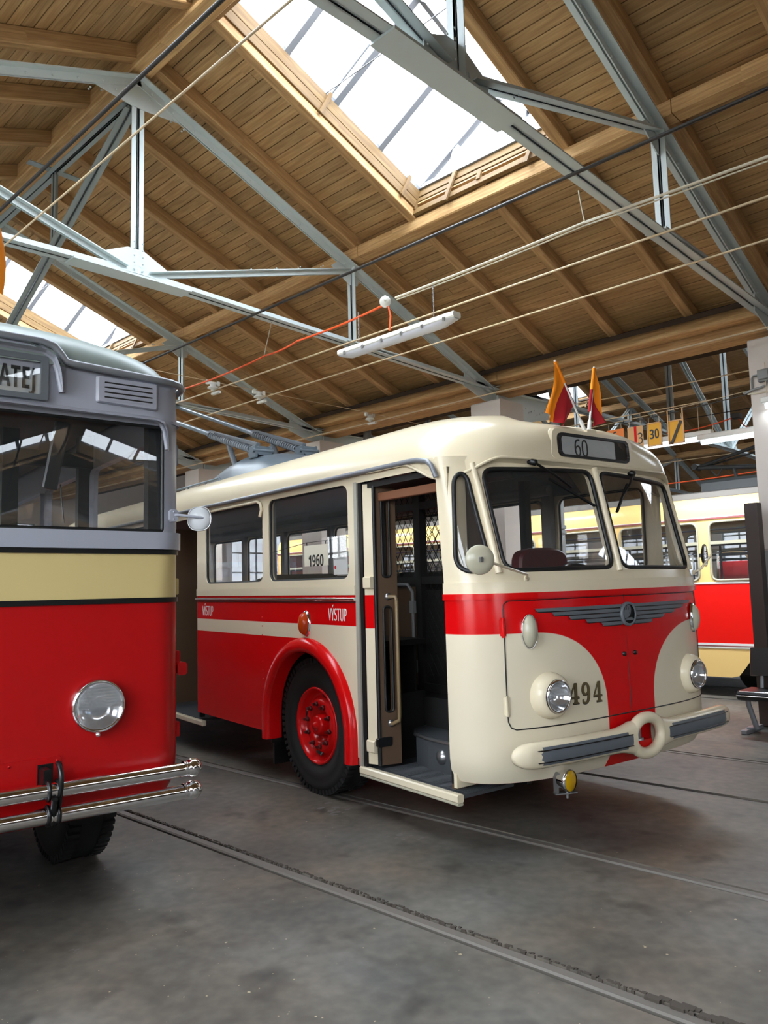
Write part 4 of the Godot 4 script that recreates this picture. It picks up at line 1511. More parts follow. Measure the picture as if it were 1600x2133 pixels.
	side_band(s, g, -10.3, -0.70, 0.39, 1.30, true)
	fin(s, "far_side_panel", M.cream, o)
	s = st()
	side_band(s, g, -10.3, -0.70, 1.30, 1.537, true)
	fin(s, "far_belt_band", M.red, o)
	for hole in fw:
		s = st()
		tube(s, loop3(hole, g, -0.02), 0.013, 6, true)
		var w := fin(s, "window_seal", M.rubber, o)
		s = st()
		fill(s, hole, g, -0.02, 1)
		fin(s, "pane", M.pane, w)
	s = bx(Vector3(-1.22, 0.39, -10.32), Vector3(1.22, 1.7, -10.28))
	box(s, Vector3(0, 2.25, -10.3), Vector3(2.44, 0.35, 0.04))
	for x in [-1.1, 1.1]: box(s, Vector3(x, 1.9, -10.3), Vector3(0.24, 0.5, 0.04))
	fin(s, "rear_wall", M.red, o)

func wheel(o: Node3D, x: float, z: float, e: float, m: Material) -> void:
	var xf := along(Vector3(x, 0.512, z), Vector3(e, 0, 0))
	var s := st()
	lathe(s, [[0.285, -0.12], [0.40, -0.14], [0.48, -0.130], [0.512, -0.10], [0.520, -0.05], [0.522, 0.0], [0.520, 0.05], [0.512, 0.10], [0.48, 0.130], [0.445, 0.137], [0.44, 0.133], [0.40, 0.140], [0.355, 0.136], [0.350, 0.131], [0.30, 0.118], [0.285, 0.10]], 64, xf)
	var ty := fin(s, "tyre", M.tyre, o)
	s = st()
	for k in 64:
		for side in [1.0, -1.0]:
			var a := TAU * k / 64.0
			var c := xf * Vector3(0.508 * cos(a), 0.095 * side, 0.508 * sin(a))
			var rad = (c - xf.origin - xf.basis.y * 0.095 * side).normalized()
			obox(s, c, xf.basis.y, rad, rad.cross(xf.basis.y), 0.034, 0.020, 0.014)
	stuff(fin(s, "tread_lugs", M.tyre, ty))
	s = st()
	lathe(s, [[0.300, 0.095], [0.300, 0.118], [0.292, 0.128], [0.282, 0.125], [0.270, 0.098], [0.262, 0.080], [0.250, 0.045], [0.236, 0.040], [0.222, 0.052], [0.200, 0.088], [0.175, 0.098], [0.145, 0.092], [0.130, 0.082], [0.122, 0.04], [0.088, 0.035], [0.082, 0.05], [0.080, 0.105], [0.070, 0.122], [0.055, 0.126], [0.028, 0.126], [0.022, 0.145], [0.0, 0.148]], 48, xf)
	var rim := fin(s, "rim", m, o)
	for k in 10:
		var a := TAU * (k + 0.3) / 10.0
		s = st()
		lathe(s, [[0.020, 0.0], [0.020, 0.018], [0.013, 0.024], [0.012, 0.045], [0.0, 0.047]], 6, along(xf * Vector3(0.165 * cos(a), 0.092, 0.165 * sin(a)), Vector3(e, 0, 0)), false)
		fin(s, "wheel_nut", mat(Color(0.30, 0.05, 0.05), 0.4), rim)
	for k in 4:
		var a := TAU * (k + 0.15) / 4.0
		s = st()
		var c := xf * Vector3(0.228 * cos(a), 0.058, 0.228 * sin(a))
		var rad := (c - xf.origin - xf.basis.y * 0.058).normalized()
		obox(s, c, rad.cross(xf.basis.y), (xf.basis.y - rad * 0.7).normalized(), (rad + xf.basis.y * 0.7).normalized(), 0.035, 0.008, 0.016, 0.005)
		fin(s, "vent_slot", M.black, rim)

func build_wheels(o: Node3D) -> void:
	wheel(o, -1.02, -2.31, -1.0, M.red)
	wheel(o, 1.02, -2.31, 1.0, M.red)
	wheel(o, -1.02, -7.6, -1.0, M.red)
	wheel(o, 1.02, -7.6, 1.0, M.red)
	var s := st()
	tube(s, [Vector3(-0.9, 0.5, -2.31), Vector3(0.9, 0.5, -2.31)], 0.07, 10)
	tube(s, [Vector3(-0.9, 0.5, -7.6), Vector3(0.9, 0.5, -7.6)], 0.1, 10)
	box(s, Vector3(-0.4, 0.5, -4.0), Vector3(0.1, 0.18, 6.8))
	box(s, Vector3(0.4, 0.5, -4.0), Vector3(0.1, 0.18, 6.8))
	fin(s, "chassis", M.inner_dark, o)

# diamond wire mesh in a frame, in the plane through a with edges u and w
func diamond(s: SurfaceTool, a: Vector3, u: Vector3, w: Vector3, step: float, r: float) -> void:
	var lu := u.length()
	var lw := w.length()
	var slope_ := 1.6
	var k := -lw / slope_
	while k < lu:
		for e in [0, 1]:
			var p0 := Vector2(k, 0)
			var p1 := Vector2(k + lw / slope_, lw)
			if p0.x < 0: p0 = Vector2(0, -k * slope_)
			if p1.x > lu: p1 = Vector2(lu, (lu - k) * slope_)
			if p1.y > p0.y + 0.01:
				var A := p0
				var B := p1
				if e == 1:
					A.x = lu - A.x
					B.x = lu - B.x
				tube(s, [a + u * (A.x / lu) + w * (A.y / lw), a + u * (B.x / lu) + w * (B.y / lw)], r, 4, false, false)
		k += step

func build_cabin(o: Node3D) -> void:
	var s := st()
	# floor, ceiling lining, inner lining below the windows
	s = bx(Vector3(-0.62, 0.70, -4.4), Vector3(1.20, 0.76, -0.45))
	box(s, Vector3(0, 0.73, -7.85), Vector3(2.4, 0.06, 4.9))
	box(s, Vector3(0.29, 0.73, -4.9), Vector3(1.8, 0.06, 1.05))
	box(s, Vector3(-0.9, 0.73, -3.72), Vector3(0.6, 0.06, 1.38))
	box(s, Vector3(-0.9, 1.17, -2.30), Vector3(0.6, 0.04, 1.45))
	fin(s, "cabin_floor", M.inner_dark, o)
	s = bx(Vector3(-1.0, 2.58, -10.2), Vector3(1.0, 2.60, -1.5))
	for e in [-1.0, 1.0]: bar(s, Vector3(e * 1.10, 2.49, -10.2), Vector3(e * 1.10, 2.49, -1.5), Vector3(e, 1, 0), 0.30, 0.01)
	fin(s, "ceiling_lining", M.inner, o)
	s = bx(Vector3(1.17, 0.76, -10.2), Vector3(1.19, 1.62, -0.75))
	box(s, Vector3(-1.18, 1.40, -2.3), Vector3(0.02, 0.44, 1.4))
	box(s, Vector3(-1.18, 1.19, -3.7), Vector3(0.02, 0.86, 1.38))
	box(s, Vector3(-1.18, 1.19, -7.8), Vector3(0.02, 0.86, 4.7))
	fin(s, "inner_lining", M.brown, o)
	for z in [-1.65, -2.96, -4.4]:
		s = bx(Vector3(-1.19, 0.76, z - 0.03), Vector3(-1.13, 2.5, z + 0.03))
		fin(s, "cabin_pillar", M.inner, o)
	for z in [-1.85, -3.1, -4.35, -5.6, -6.85, -8.1]:
		s = bx(Vector3(1.13, 0.76, z - 0.05), Vector3(1.19, 2.5, z + 0.05))
		fin(s, "cabin_pillar", M.inner, o)
	s = st()
	tube(s, [Vector3(-1.02, 2.42, -9.8), Vector3(-1.02, 2.42, -1.7)], 0.05, 10)
	tube(s, [Vector3(1.02, 2.42, -9.8), Vector3(1.02, 2.42, -1.7)], 0.05, 10)
	fin(s, "air_duct", M.inner, o)
	# driver's partition with wire mesh
	var c := Vector3(-0.42, 0, -1.83)
	for p in [c, Vector3(-0.42, 0, -2.28), Vector3(-0.42, 0, -1.40), Vector3(0.9, 0, -1.9)]:
		s = bx(p + Vector3(-0.035, 0.76, -0.04), p + Vector3(0.035, 2.52, 0.04))
		fin(s, "partition_post", M.inner_dark, o)
	for q in [[2.38, 2.5], [2.20, 2.26], [1.60, 1.66], [0.76, 0.82]]:
		s = bx(Vector3(-0.45, q[0], -2.28), Vector3(-0.39, q[1], -1.40))
		fin(s, "partition_rail", M.inner_dark, o)
	s = st()
	diamond(s, Vector3(-0.42, 1.66, -2.28), Vector3(0, 0, 0.45), Vector3(0, 0.75, 0), 0.075, 0.0035)
	diamond(s, Vector3(-0.42, 0.82, -1.79), Vector3(0, 0, 0.39), Vector3(0, 1.6, 0), 0.075, 0.0035)
	diamond(s, Vector3(-0.3, 1.66, -1.9), Vector3(0.5, 0, 0), Vector3(0, 0.75, 0), 0.075, 0.0035)
	stuff(fin(s, "wire_mesh", M.mesh, o))
	s = bx(Vector3(-0.46, 0.80, -2.28), Vector3(-0.44, 1.58, -1.86), 0.004)
	fin(s, "partition_panel", M.brown, o)
	s = st()
	tube(s, [Vector3(-0.49, 0.80, -1.86), Vector3(-0.49, 1.54, -1.86), Vector3(-0.49, 1.60, -1.92), Vector3(-0.49, 1.60, -2.28)], 0.014, 8)
	for y in [0.95, 1.42]: box(s, Vector3(-0.49, y, -1.86), Vector3(0.03, 0.10, 0.05), 0.004)
	fin(s, "partition_rail", M.inner, o)
	s = bx(Vector3(-0.42, 0.8, -1.80), Vector3(-0.40, 1.55, -1.42))
	fin(s, "partition_panel", M.inner_dark, o)
	s = bx(Vector3(-0.4, 0.76, -1.92), Vector3(1.1, 1.62, -1.88))
	fin(s, "partition_panel", M.inner_dark, o)
	# driver's seat, steering wheel, dash
	s = st()
	slab(s, rounded([Vector2(-0.14, 1.2), Vector2(0.46, 1.2), Vector2(0.45, 1.86), Vector2(0.30, 1.90), Vector2(0.05, 1.90), Vector2(-0.12, 1.86)], 0.09), func(p, d): return Vector3(p.x + 0.25, p.y - 0.03, -1.30 + d), -0.05, 0.05, 0.02)
	box(s, Vector3(0.41, 1.2, -1.08), Vector3(0.5, 0.12, 0.46), 0.03)
	box(s, Vector3(0.41, 0.95, -1.1), Vector3(0.2, 0.4, 0.2))
	fin(s, "driver_seat", M.maroon, o)
	s = st()
	var ring := []
	for k in 30: ring.append(Vector3(0.42 + 0.24 * cos(TAU * k / 30), 1.62 + 0.10 * sin(TAU * k / 30), -0.78 - 0.2 * sin(TAU * k / 30)))
	tube(s, ring, 0.015, 8, true)
	tube(s, [Vector3(0.42, 1.62, -0.78), Vector3(0.42, 1.2, -0.55)], 0.03, 8)
	fin(s, "steering_wheel", M.black, o)
	s = bx(Vector3(-0.9, 1.30, -0.66), Vector3(1.0, 1.62, -0.40), 0.04)
	box(s, Vector3(0.1, 1.66, -0.62), Vector3(0.42, 0.09, 0.14), 0.02)
	tube(s, [Vector3(-0.75, 1.67, -0.42), Vector3(0.85, 1.67, -0.42)], 0.022, 8)
	fin(s, "dashboard", M.black, o)
	s = bx(Vector3(-0.7, 0.76, -0.64), Vector3(1.1, 1.3, -0.55))
	fin(s, "bulkhead", M.inner_dark, o)
	# passenger seats
	for q in [[0.75, -3.0], [0.75, -3.9], [0.75, -5.0], [0.75, -6.0], [-0.75, -3.3], [-0.75, -6.2]]:
		s = st()
		slab(s, rrect(-0.42, 1.1, 0.42, 1.72, 0.1), func(p, d): return Vector3(p.x + q[0] * 0.9, p.y, q[1] + d), -0.03, 0.03, 0.015)
		box(s, Vector3(q[0] * 0.9, 1.15, q[1] + 0.22), Vector3(0.84, 0.08, 0.42), 0.02)
		box(s, Vector3(q[0] * 0.9, 0.93, q[1] + 0.22), Vector3(0.4, 0.36, 0.2))
		fin(s, "passenger_seat", M.inner_dark, o)
	# ---- front door well: jamb, folded leaves, steps
	s = bx(Vector3(-1.222, 0.33, -1.605), Vector3(-1.15, 2.36, -1.565), 0.006)
	fin(s, "door_jamb", M.jamb, o)
	s = bx(Vector3(-1.21, 0.33, -1.563), Vector3(-1.16, 2.36, -1.525))
	fin(s, "jamb_rubber", M.rubber, o)
	for q in [[0.36, 1.30, M.cream], [1.30, 1.535, M.red], [1.535, 2.33, M.cream]]:
		s = st()
		bar(s, Vector3(-1.175, q[0], -1.475), Vector3(-1.175, q[1], -1.475), Vector3(-0.94, 0, 0.34), 0.10, 0.03, 0, 0, 0.006)
		fin(s, "door_leaf_outside", q[2], o)
	for y in [1.58, 0.44]:
		s = bx(Vector3(-1.215, y, -1.52), Vector3(-1.18, y + 0.085, -1.43), 0.008)
		fin(s, "door_hinge", M.cream, o)
	# inner leaf with two slot windows
	var lf := func(p, d): return Vector3(-1.185 + p.x * 0.96, p.y, -1.405 + p.x * 0.22 + d)
	s = st()
	var lo := rounded([Vector2(0.055, 1.66), Vector2(0.115, 1.66), Vector2(0.115, 2.23), Vector2(0.055, 2.23)], 0.03, 6)
	var lo2 := rounded([Vector2(0.055, 0.72), Vector2(0.115, 0.72), Vector2(0.115, 1.45), Vector2(0.055, 1.45)], 0.03, 6)
	sheet(s, [Vector2(0, 1.5), Vector2(0.17, 1.5), Vector2(0.17, 2.31), Vector2(0, 2.31)], lo, lf, 1, 0.03)
	sheet(s, [Vector2(0, 0.36), Vector2(0.17, 0.36), Vector2(0.17, 1.5), Vector2(0, 1.5)], lo2, lf, 1, 0.03)
	var leaf := fin(s, "door_leaf", M.brown, o)
	s = st()
	tube(s, loop3(lo, lf, 0.003), 0.009, 6, true)
	tube(s, loop3(lo2, lf, 0.003), 0.009, 6, true)
	tube(s, [lf.call(Vector2(0.0, 0.36), 0), lf.call(Vector2(0.0, 2.31), 0)], 0.014, 6)
	fin(s, "leaf_seal", M.rubber, leaf)
	s = st()
	var ha := []
	for q in [[1.52, 0.0], [1.52, 0.03], [1.49, 0.045], [1.0, 0.045], [0.70, 0.045], [0.66, 0.04], [0.64, 0.02], [0.64, 0.0]]: ha.append(lf.call(Vector2(0.095 + (0.035 if q[1] > 0.02 else 0.0), q[0]), q[1]))
	tube(s, ha, 0.014, 10)
	fin(s, "grab_handle", M.tan, leaf)
	s = st()
	for y in [1.52, 0.64]: lathe(s, [[0.026, 0.0], [0.026, 0.006], [0.0, 0.008]], 14, along(lf.call(Vector2(0.095, y), 0.0), Vector3(-0.22, 0, 0.96)))
	fin(s, "handle_rose", M.silver, leaf)
	s = st()
	box(s, lf.call(Vector2(0.03, 0.52), 0.01), Vector3(0.12, 0.06, 0.03), 0.006)
	fin(s, "door_latch", M.black, leaf)
	# front jamb and the other leaf, folded against it
	s = bx(Vector3(-1.19, 0.38, -0.655), Vector3(-1.10, 2.34, -0.63))
	fin(s, "jamb_rubber", M.rubber, o)
	s = bx(Vector3(-1.195, 0.36, -0.628), Vector3(-1.04, 2.34, -0.60))
	fin(s, "door_jamb", M.cream, o)
	s = bx(Vector3(-1.15, 0.33, -0.70), Vector3(-0.85, 2.34, -0.66))
	fin(s, "door_leaf", M.brown, o)
	s = bx(Vector3(-1.15, 2.20, -1.50), Vector3(-1.10, 2.26, -0.70), 0.005)
	fin(s, "door_header_rail", wood(null, Color(0.45, 0.28, 0.18), 0.0), o)
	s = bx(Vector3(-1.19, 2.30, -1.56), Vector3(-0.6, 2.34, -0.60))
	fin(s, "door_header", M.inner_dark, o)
	# steps
	s = bx(Vector3(-1.19, 0.305, -1.56), Vector3(-0.75, 0.33, -0.56))
	var sp := fin(s, "step_plate", M.step, o)
	s = bx(Vector3(-1.235, 0.285, -1.585), Vector3(-1.185, 0.335, -0.555), 0.008)
	fin(s, "step_nosing", M.cream, sp)
	s = bx(Vector3(-1.232, 0.268, -1.585), Vector3(-1.19, 0.284, -0.555), 0.004)
	fin(s, "nosing_line", M.milky, sp)
	s = st()
	for i in 26:
		for j in 3:
			var z := -1.42 + 0.3 * j
			var x := -1.15 + 0.0145 * i
			tube(s, [Vector3(x, 0.331, z), Vector3(x + 0.008, 0.333, z + 0.06), Vector3(x - 0.008, 0.333, z + 0.13), Vector3(x + 0.006, 0.333, z + 0.20), Vector3(x, 0.331, z + 0.27)], 0.0032, 4, false, false)
	stuff(fin(s, "step_ribs", M.step, sp))
	s = st()
	var curve := [Vector2(-0.62, -1.56), Vector2(-0.78, -1.50), Vector2(-0.88, -1.38), Vector2(-0.92, -1.2), Vector2(-0.93, -0.95), Vector2(-0.92, -0.62)]
	for i in curve.size() - 1:
		var a: Vector2 = curve[i]
		var b: Vector2 = curve[i + 1]
		quad(s, Vector3(a.x, 0.33, a.y), Vector3(b.x, 0.33, b.y), Vector3(b.x, 0.53, b.y), Vector3(a.x, 0.53, a.y))
		tri(s, Vector3(-0.6, 0.545, -0.62), Vector3(b.x, 0.545, b.y), Vector3(a.x, 0.545, a.y))
		quad(s, Vector3(a.x + 0.3, 0.545, a.y), Vector3(b.x + 0.3, 0.545, b.y), Vector3(b.x + 0.3, 0.76, b.y), Vector3(a.x + 0.3, 0.76, a.y))
	fin(s, "inner_step", M.step, o)
	s = st()
	var nose := []
	for q in curve: nose.append(Vector3(q.x - 0.005, 0.537, q.y))
	tube(s, nose, 0.014, 8)
	fin(s, "step_nosing", M.silver, o)
	s = st()
	lathe(s, [[0.05, 0.0], [0.045, 0.015], [0.02, 0.03], [0.0, 0.033]], 20, along(Vector3(-0.925, 0.435, -1.05), Vector3(-1, 0, 0)))
	fin(s, "step_lamp", M.silver, o)
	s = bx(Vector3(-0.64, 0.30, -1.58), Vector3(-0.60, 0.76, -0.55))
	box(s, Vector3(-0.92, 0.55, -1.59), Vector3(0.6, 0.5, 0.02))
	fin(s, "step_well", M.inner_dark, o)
	# ---- second door, mostly behind the other trolleybus
	s = bx(Vector3(-1.20, 0.29, -5.42), Vector3(-0.75, 0.32, -4.40))
	fin(s, "step_plate", M.step, o)
	s = bx(Vector3(-1.235, 0.265, -5.42), Vector3(-1.185, 0.315, -4.30), 0.008)
	fin(s, "step_nosing", M.cream, o)
	s = bx(Vector3(-1.19, 0.33, -4.47), Vector3(-1.14, 2.33, -4.43))
	fin(s, "jamb_rubber", M.rubber, o)
	s = bx(Vector3(-1.16, 0.36, -5.40), Vector3(-0.80, 2.28, -5.36), 0.004)
	fin(s, "door_leaf", M.brown, o)
	s = bx(Vector3(-0.82, 0.36, -5.38), Vector3(-0.79, 1.66, -4.85), 0.004)
	fin(s, "door_leaf", M.brown, o)
	s = bx(Vector3(-0.78, 0.32, -5.42), Vector3(-0.74, 0.76, -4.40))
	fin(s, "step_well", M.bumper_grey, o)
	# luggage rail on the roof
	s = st()
	tube(s, [Vector3(-0.82, 2.76, -6.6), Vector3(-0.82, 2.80, -6.55), Vector3(-0.82, 2.80, -4.75), Vector3(-0.82, 2.74, -4.65)], 0.012, 6)
	for z in [-6.2, -5.6, -5.1]: tube(s, [Vector3(-0.82, 2.70, z), Vector3(-0.82, 2.80, z)], 0.010, 6)
	fin(s, "roof_rail", M.pole, o)

func build_poles(o: Node3D) -> void:
	# housing under the trolley bases
	var s := st()
	grid(s, 24, 14, func(a, b):
		var z := lerpf(-6.15, -3.7, a)
		var t = a
		var y := lut([[0.0, 2.92], [0.30, 3.09], [0.45, 3.13], [0.72, 3.07], [1.0, 2.88]], t)
		var x := lerpf(-1.0, 1.0, b)
		var k := pow(absf(x), 5.0)
		return Vector3(x * 0.60 * (1 - 0.2 * absf(t - 0.45)), lerpf(y, 2.74, k), z), true)
	fin(s, "trolley_housing", M.pole, o)
	for q in [[-0.32, -4.72, 3.07, 0.44], [0.32, -4.78, 3.13, 0.44]]:
		var x: float = q[0]
		var z0: float = q[1]
		var y0: float = q[2]
		var dir := Vector3(0, 0.318, -1).normalized() if x < 0 else Vector3(0, 0.335, -1).normalized()
		s = st()
		lathe(s, [[0.11, 2.98], [0.10, 3.02], [0.05, 3.04], [0.05, y0 + 0.02], [0.0, y0 + 0.03]], 14, Transform3D(Basis(), Vector3(x, 0, z0 - 0.15)))
		box(s, Vector3(x, y0 + 0.06, z0 - 0.05), Vector3(0.16, 0.10, 0.22), 0.02)
		box(s, Vector3(x + 0.09, y0 + 0.05, z0 - 0.02), Vector3(0.03, 0.14, 0.16), 0.01)
		box(s, Vector3(x - 0.09, y0 + 0.05, z0 - 0.02), Vector3(0.03, 0.14, 0.16), 0.01)
		tube(s, [Vector3(x - 0.13, y0 + 0.06, z0 + 0.04), Vector3(x + 0.13, y0 + 0.06, z0 + 0.04)], 0.025, 10)
		var b := fin(s, "trolley_base", M.pole, o)
		var a := Vector3(x, y0 + 0.06, z0 - 0.02)
		for e in [-0.07, 0.07]:
			s = st()
			var helix := []
			var r := dir.cross(Vector3.RIGHT).normalized()
			for k in 180:
				var t := k / 179.0
				var an := TAU * 22 * t
				helix.append(a + Vector3(e, 0, 0) + dir * (0.12 + 1.15 * t) + Vector3.RIGHT * cos(an) * 0.03 + r * sin(an) * 0.03)
			tube(s, helix, 0.012, 5)
			fin(s, "spring", M.bumper_grey, b)
		s = st()
		bar(s, a + dir * 0.05 + Vector3(0, 0.07, 0), a + dir * 1.35 + Vector3(0, 0.03, 0), Vector3.UP, 0.05, 0.05, 0, 0, 0.01)
		tube(s, [a + dir * 1.22, a + dir * 1.40], 0.055, 12)
		tube(s, [a + dir * 0.9 + Vector3(0, 0.02, 0), Vector3(x, 3.0, z0 - 0.62)], 0.035, 10)
		fin(s, "pole_socket", M.bumper_grey, b)
		s = st()
		tube(s, [a + dir * 1.36, a + dir * 5.6], 0.032, 10)
		fin(s, "trolley_pole", M.pole_grey, b)

# ================================================================ the grey-roofed trolleybus at the left
const GW := 1.20

# front wall of the second trolleybus: p = (s, y); flat, turning round the corner with a small radius
func G(p: Vector2, d := 0.0) -> Vector3:
	var r := 0.13
	var a := absf(p.x)
	var e := 1.0 if p.x >= 0 else -1.0
	if a <= GW - r: return Vector3(p.x, p.y, d)
	var arc := r * PI / 2
	if a <= GW - r + arc:
		var t := (a - GW + r) / r
		return Vector3(e * (GW - r + (r + d) * sin(t)), p.y, -r + (r + d) * cos(t))
	return Vector3(e * (GW + d), p.y, -r - (a - GW + r - arc))

func gband(y0: float, y1: float, s0: float, s1: float, off: float, called: String, m: Material, o: Node) -> MeshInstance3D:
	var s := st()
	for q in [[y0, y1, off, off], [y1, y1, off, 0.0], [y0, y0, 0.0, off]]:
		if off == 0.0 and q[0] == q[1]: continue
		grid(s, 60, 1, func(a, b): return G(Vector2(lerpf(s0, s1, a), lerpf(q[0], q[1], b)), lerpf(q[2], q[3], b)), false, int(q[0] * 100) + int(q[2] * 1000) + 1)
	return fin(s, called, m, o)

func gpath(pts: Array, d: float) -> Array:
	var r := []
	for i in pts.size() - 1:
		var a: Array = pts[i]
		var b: Array = pts[i + 1]
		var n := maxi(2, int(absf(b[0] - a[0]) / 0.05))
		for k in n: r.append(G(Vector2(lerpf(a[0], b[0], float(k) / n), lerpf(a[1], b[1], float(k) / n)), d))
	r.append(G(Vector2(pts[-1][0], pts[-1][1]), d))
	return r

func groof(t: float, j: float) -> Vector3:
	var h := pow(sin(j * PI / 2), 0.8)
	var k := pow(maxf(1 - pow(h, 2.6), 0.0), 1 / 2.6)
	var y := 2.735 + 0.285 * h
	var w := GW + 0.02
	if t < 0.3 or t > 0.7:
		var q: float = t / 0.3 if t < 0.3 else (1 - t) / 0.3
		return Vector3((-w if t < 0.5 else w) * k, y, lerpf(-10.0, -0.8, q))
	var th := lerpf(-PI / 2, PI / 2, (t - 0.3) / 0.4)
	var n := lerpf(6.0, 2.8, h)
	return Vector3(w * k * pow(absf(sin(th)), 2 / n) * signf(th), y, -0.8 + (0.825 - 0.62 * (1 - k)) * pow(maxf(cos(th), 0.0), 2 / n))

func build_left_bus() -> void:
	var o := thing("trolleybus", "grey, cream and red trolleybus cut by the left edge, with double chrome bumper tubes", "trolleybus", "", Transform3D(Basis(Vector3(0.989, 0, 0.147), Vector3.UP, Vector3(-0.147, 0, 0.989)).orthonormalized(), Vector3(1.12, 0, -3.949)))
	var S := 1.35
	# lower red panel, tucked in at the bottom
	var s := st()
	grid(s, 80, 14, func(a, b):
		var x := lerpf(-S, S, a)
		var lift := 0.035 * pow(clampf((absf(x) - 1.0) / 0.2, 0, 1), 2.0)
		var y = 0.47 + lift + (1.535 - 0.47 - lift) * b
		return G(Vector2(x, y), -0.07 * pow(maxf(0, 1 - b * 5.5), 2.0)))
	var lp := fin(s, "lower_panel", M.bus_red, o)
	gband(1.530, 1.557, -S, S, 0.010, "black_band", M.black, o)
	gband(1.557, 1.787, -S, S, 0.0, "cream_band", M.bus_cream, o)
	gband(1.787, 1.813, -S, S, 0.010, "black_band", M.black, o)
	gband(1.813, 1.905, -S, S, 0.022, "window_sill", M.bus_grey, o)
	# windscreen surround and upper front
	s = st()
	var f := func(p, d): return G(p, d)
	var hole := rrect(-1.09, 1.906, 1.09, 2.487, 0.02, 3)
	sheet(s, [Vector2(-S, 1.905), Vector2(S, 1.905), Vector2(S, 2.74), Vector2(-S, 2.74)], hole, f, 6, 0.04)
	fin(s, "front_wall", M.bus_grey, o)
	s = st()
	tube(s, loop3(rrect(-1.085, 1.911, 1.085, 2.482, 0.02, 3), f, -0.012), 0.012, 6, true)
	var w := fin(s, "windscreen_seal", M.rubber, o)
	s = st()
	quad(s, Vector3(-1.09, 1.906, -0.02), Vector3(1.09, 1.906, -0.02), Vector3(1.09, 2.487, -0.05), Vector3(-1.09, 2.487, -0.05))
	fin(s, "windscreen", M.pane, w)
	# hood over the windscreen, turning down at its ends
	s = st()
	var hp := []
	for q in [[-1.10, 2.36], [-1.085, 2.46], [-1.06, 2.505], [-1.02, 2.52], [0.0, 2.524], [1.02, 2.52], [1.06, 2.505], [1.085, 2.46], [1.10, 2.36]]: hp.append(q)
	grid(s, 80, 3, func(a, b):
		var t: float = a * (hp.size() - 1)
		var i := mini(int(t), hp.size() - 2)
		var x := lerpf(hp[i][0], hp[i + 1][0], t - i)
		var y := lerpf(hp[i][1], hp[i + 1][1], t - i)
		var end := 1.0 - 0.8 * pow(clampf((absf(x) - 1.06) / 0.04, 0, 1), 2.0)
		return Vector3(x * (1.0 + 0.012 * sin(b * PI)), y - 0.02 * b * b + 0.012 * (1 - b), 0.075 * b * end), false)
	tube(s, gpath(hp, 0.006), 0.012, 6)
	fin(s, "window_hood", M.bus_grey, o)
	# louvred vents
	for e in [-1.0, 1.0]:
		s = st()
		var fv := func(p, d): return G(Vector2(p.x * e, p.y), d)
		if e > 0: slab(s, rounded([Vector2(0.715, 2.575), Vector2(1.045, 2.565), Vector2(1.045, 2.712), Vector2(0.715, 2.715)], 0.012, 3), fv, 0.0, 0.022, 0.012)
		else: slab(s, rounded([Vector2(1.045, 2.565), Vector2(0.715, 2.575), Vector2(0.715, 2.715), Vector2(1.045, 2.712)], 0.012, 3), fv, 0.0, 0.022, 0.012)
		var v := fin(s, "vent", M.bus_grey, o)
		for k in 4:
			s = st()
			var y := 2.600 + 0.026 * k
			slab(s, rrect(0.755, y, 1.012, y + 0.008, 0.004, 2), fv, 0.021, 0.0235, 0.0)
			fin(s, "slit", M.black, v)
			s = st()
			for q in [[0.0, 0.004, 0.012, 0.034], [0.012, 0.034, 0.020, 0.022]]: grid(s, 8, 1, func(a, b): return fv.call(Vector2(lerpf(0.75, 1.016, a), y - 0.020 + lerpf(q[0], q[2], b)), 0.022 + 0.6 * (lerpf(q[1], q[3], b) - 0.022) * sin(a * PI) + 0.002), e < 0)
			fin(s, "louvre", M.bus_grey, v)
	# destination box with hood
	s = st()
	var ho := rrect(-0.475, 2.545, 0.475, 2.770, 0.012, 3)
	var hi := rrect(-0.44, 2.572, 0.44, 2.742, 0.008, 3)
	var fb := func(p, d): return Vector3(p.x, p.y, 0.03 + d)
	sheet(s, ho, hi, fb, 1, 0.05)
	for i in ho.size():
		var k := (i + 1) % ho.size()
		quad(s, fb.call(ho[i], -0.05), fb.call(ho[k], -0.05), fb.call(ho[k], 0.0), fb.call(ho[i], 0.0))
	var fr := fin(s, "destination_frame", M.bumper_grey, o)
	s = st()
	fill(s, rrect(-0.44, 2.572, 0.44, 2.742, 0.008, 3), fb, -0.026, 1)
	fin(s, "blind", mat(Color(0.66, 0.68, 0.68), 0.5), fr)
	var txt := write("MATĚJ", 0.150, Vector3(0.300, 2.652, 0.006), Basis(), 0.55, M.black, fr, "destination", 0.002, false, true)
	s = st()
	fill(s, hi, fb, -0.010, 1)
	fin(s, "pane", M.pane, fr)
	for q in [["hood", 0.0, 0.016], ["sign_moulding", 0.055, 0.020]]:
		s = st()
		var pts := [[-0.545, 2.60], [-0.525, 2.70], [-0.50, 2.765], [-0.45, 2.795], [0.0, 2.80], [0.45, 2.795], [0.50, 2.765], [0.525, 2.70], [0.545, 2.60]] if q[0] == "hood" else [[-S, 2.725], [-1.16, 2.728], [-0.60, 2.752], [-0.56, 2.757], [-0.535, 2.79], [-0.50, 2.83], [-0.44, 2.845], [0.0, 2.852], [0.44, 2.845], [0.50, 2.83], [0.535, 2.79], [0.56, 2.757], [0.60, 2.752], [1.16, 2.728], [S, 2.725]]
		tube(s, gpath(pts, 0.012 if q[0] == "hood" else 0.030), q[2], 8)
		if q[0] == "hood":
			grid(s, 60, 2, func(a, b):
				var t: float = a * (pts.size() - 1)
				var i := mini(int(t), pts.size() - 2)
				return Vector3(lerpf(pts[i][0], pts[i + 1][0], t - i), lerpf(pts[i][1], pts[i + 1][1], t - i), 0.075 * b * (1 - 0.7 * pow(absf(2 * a - 1), 8.0))))
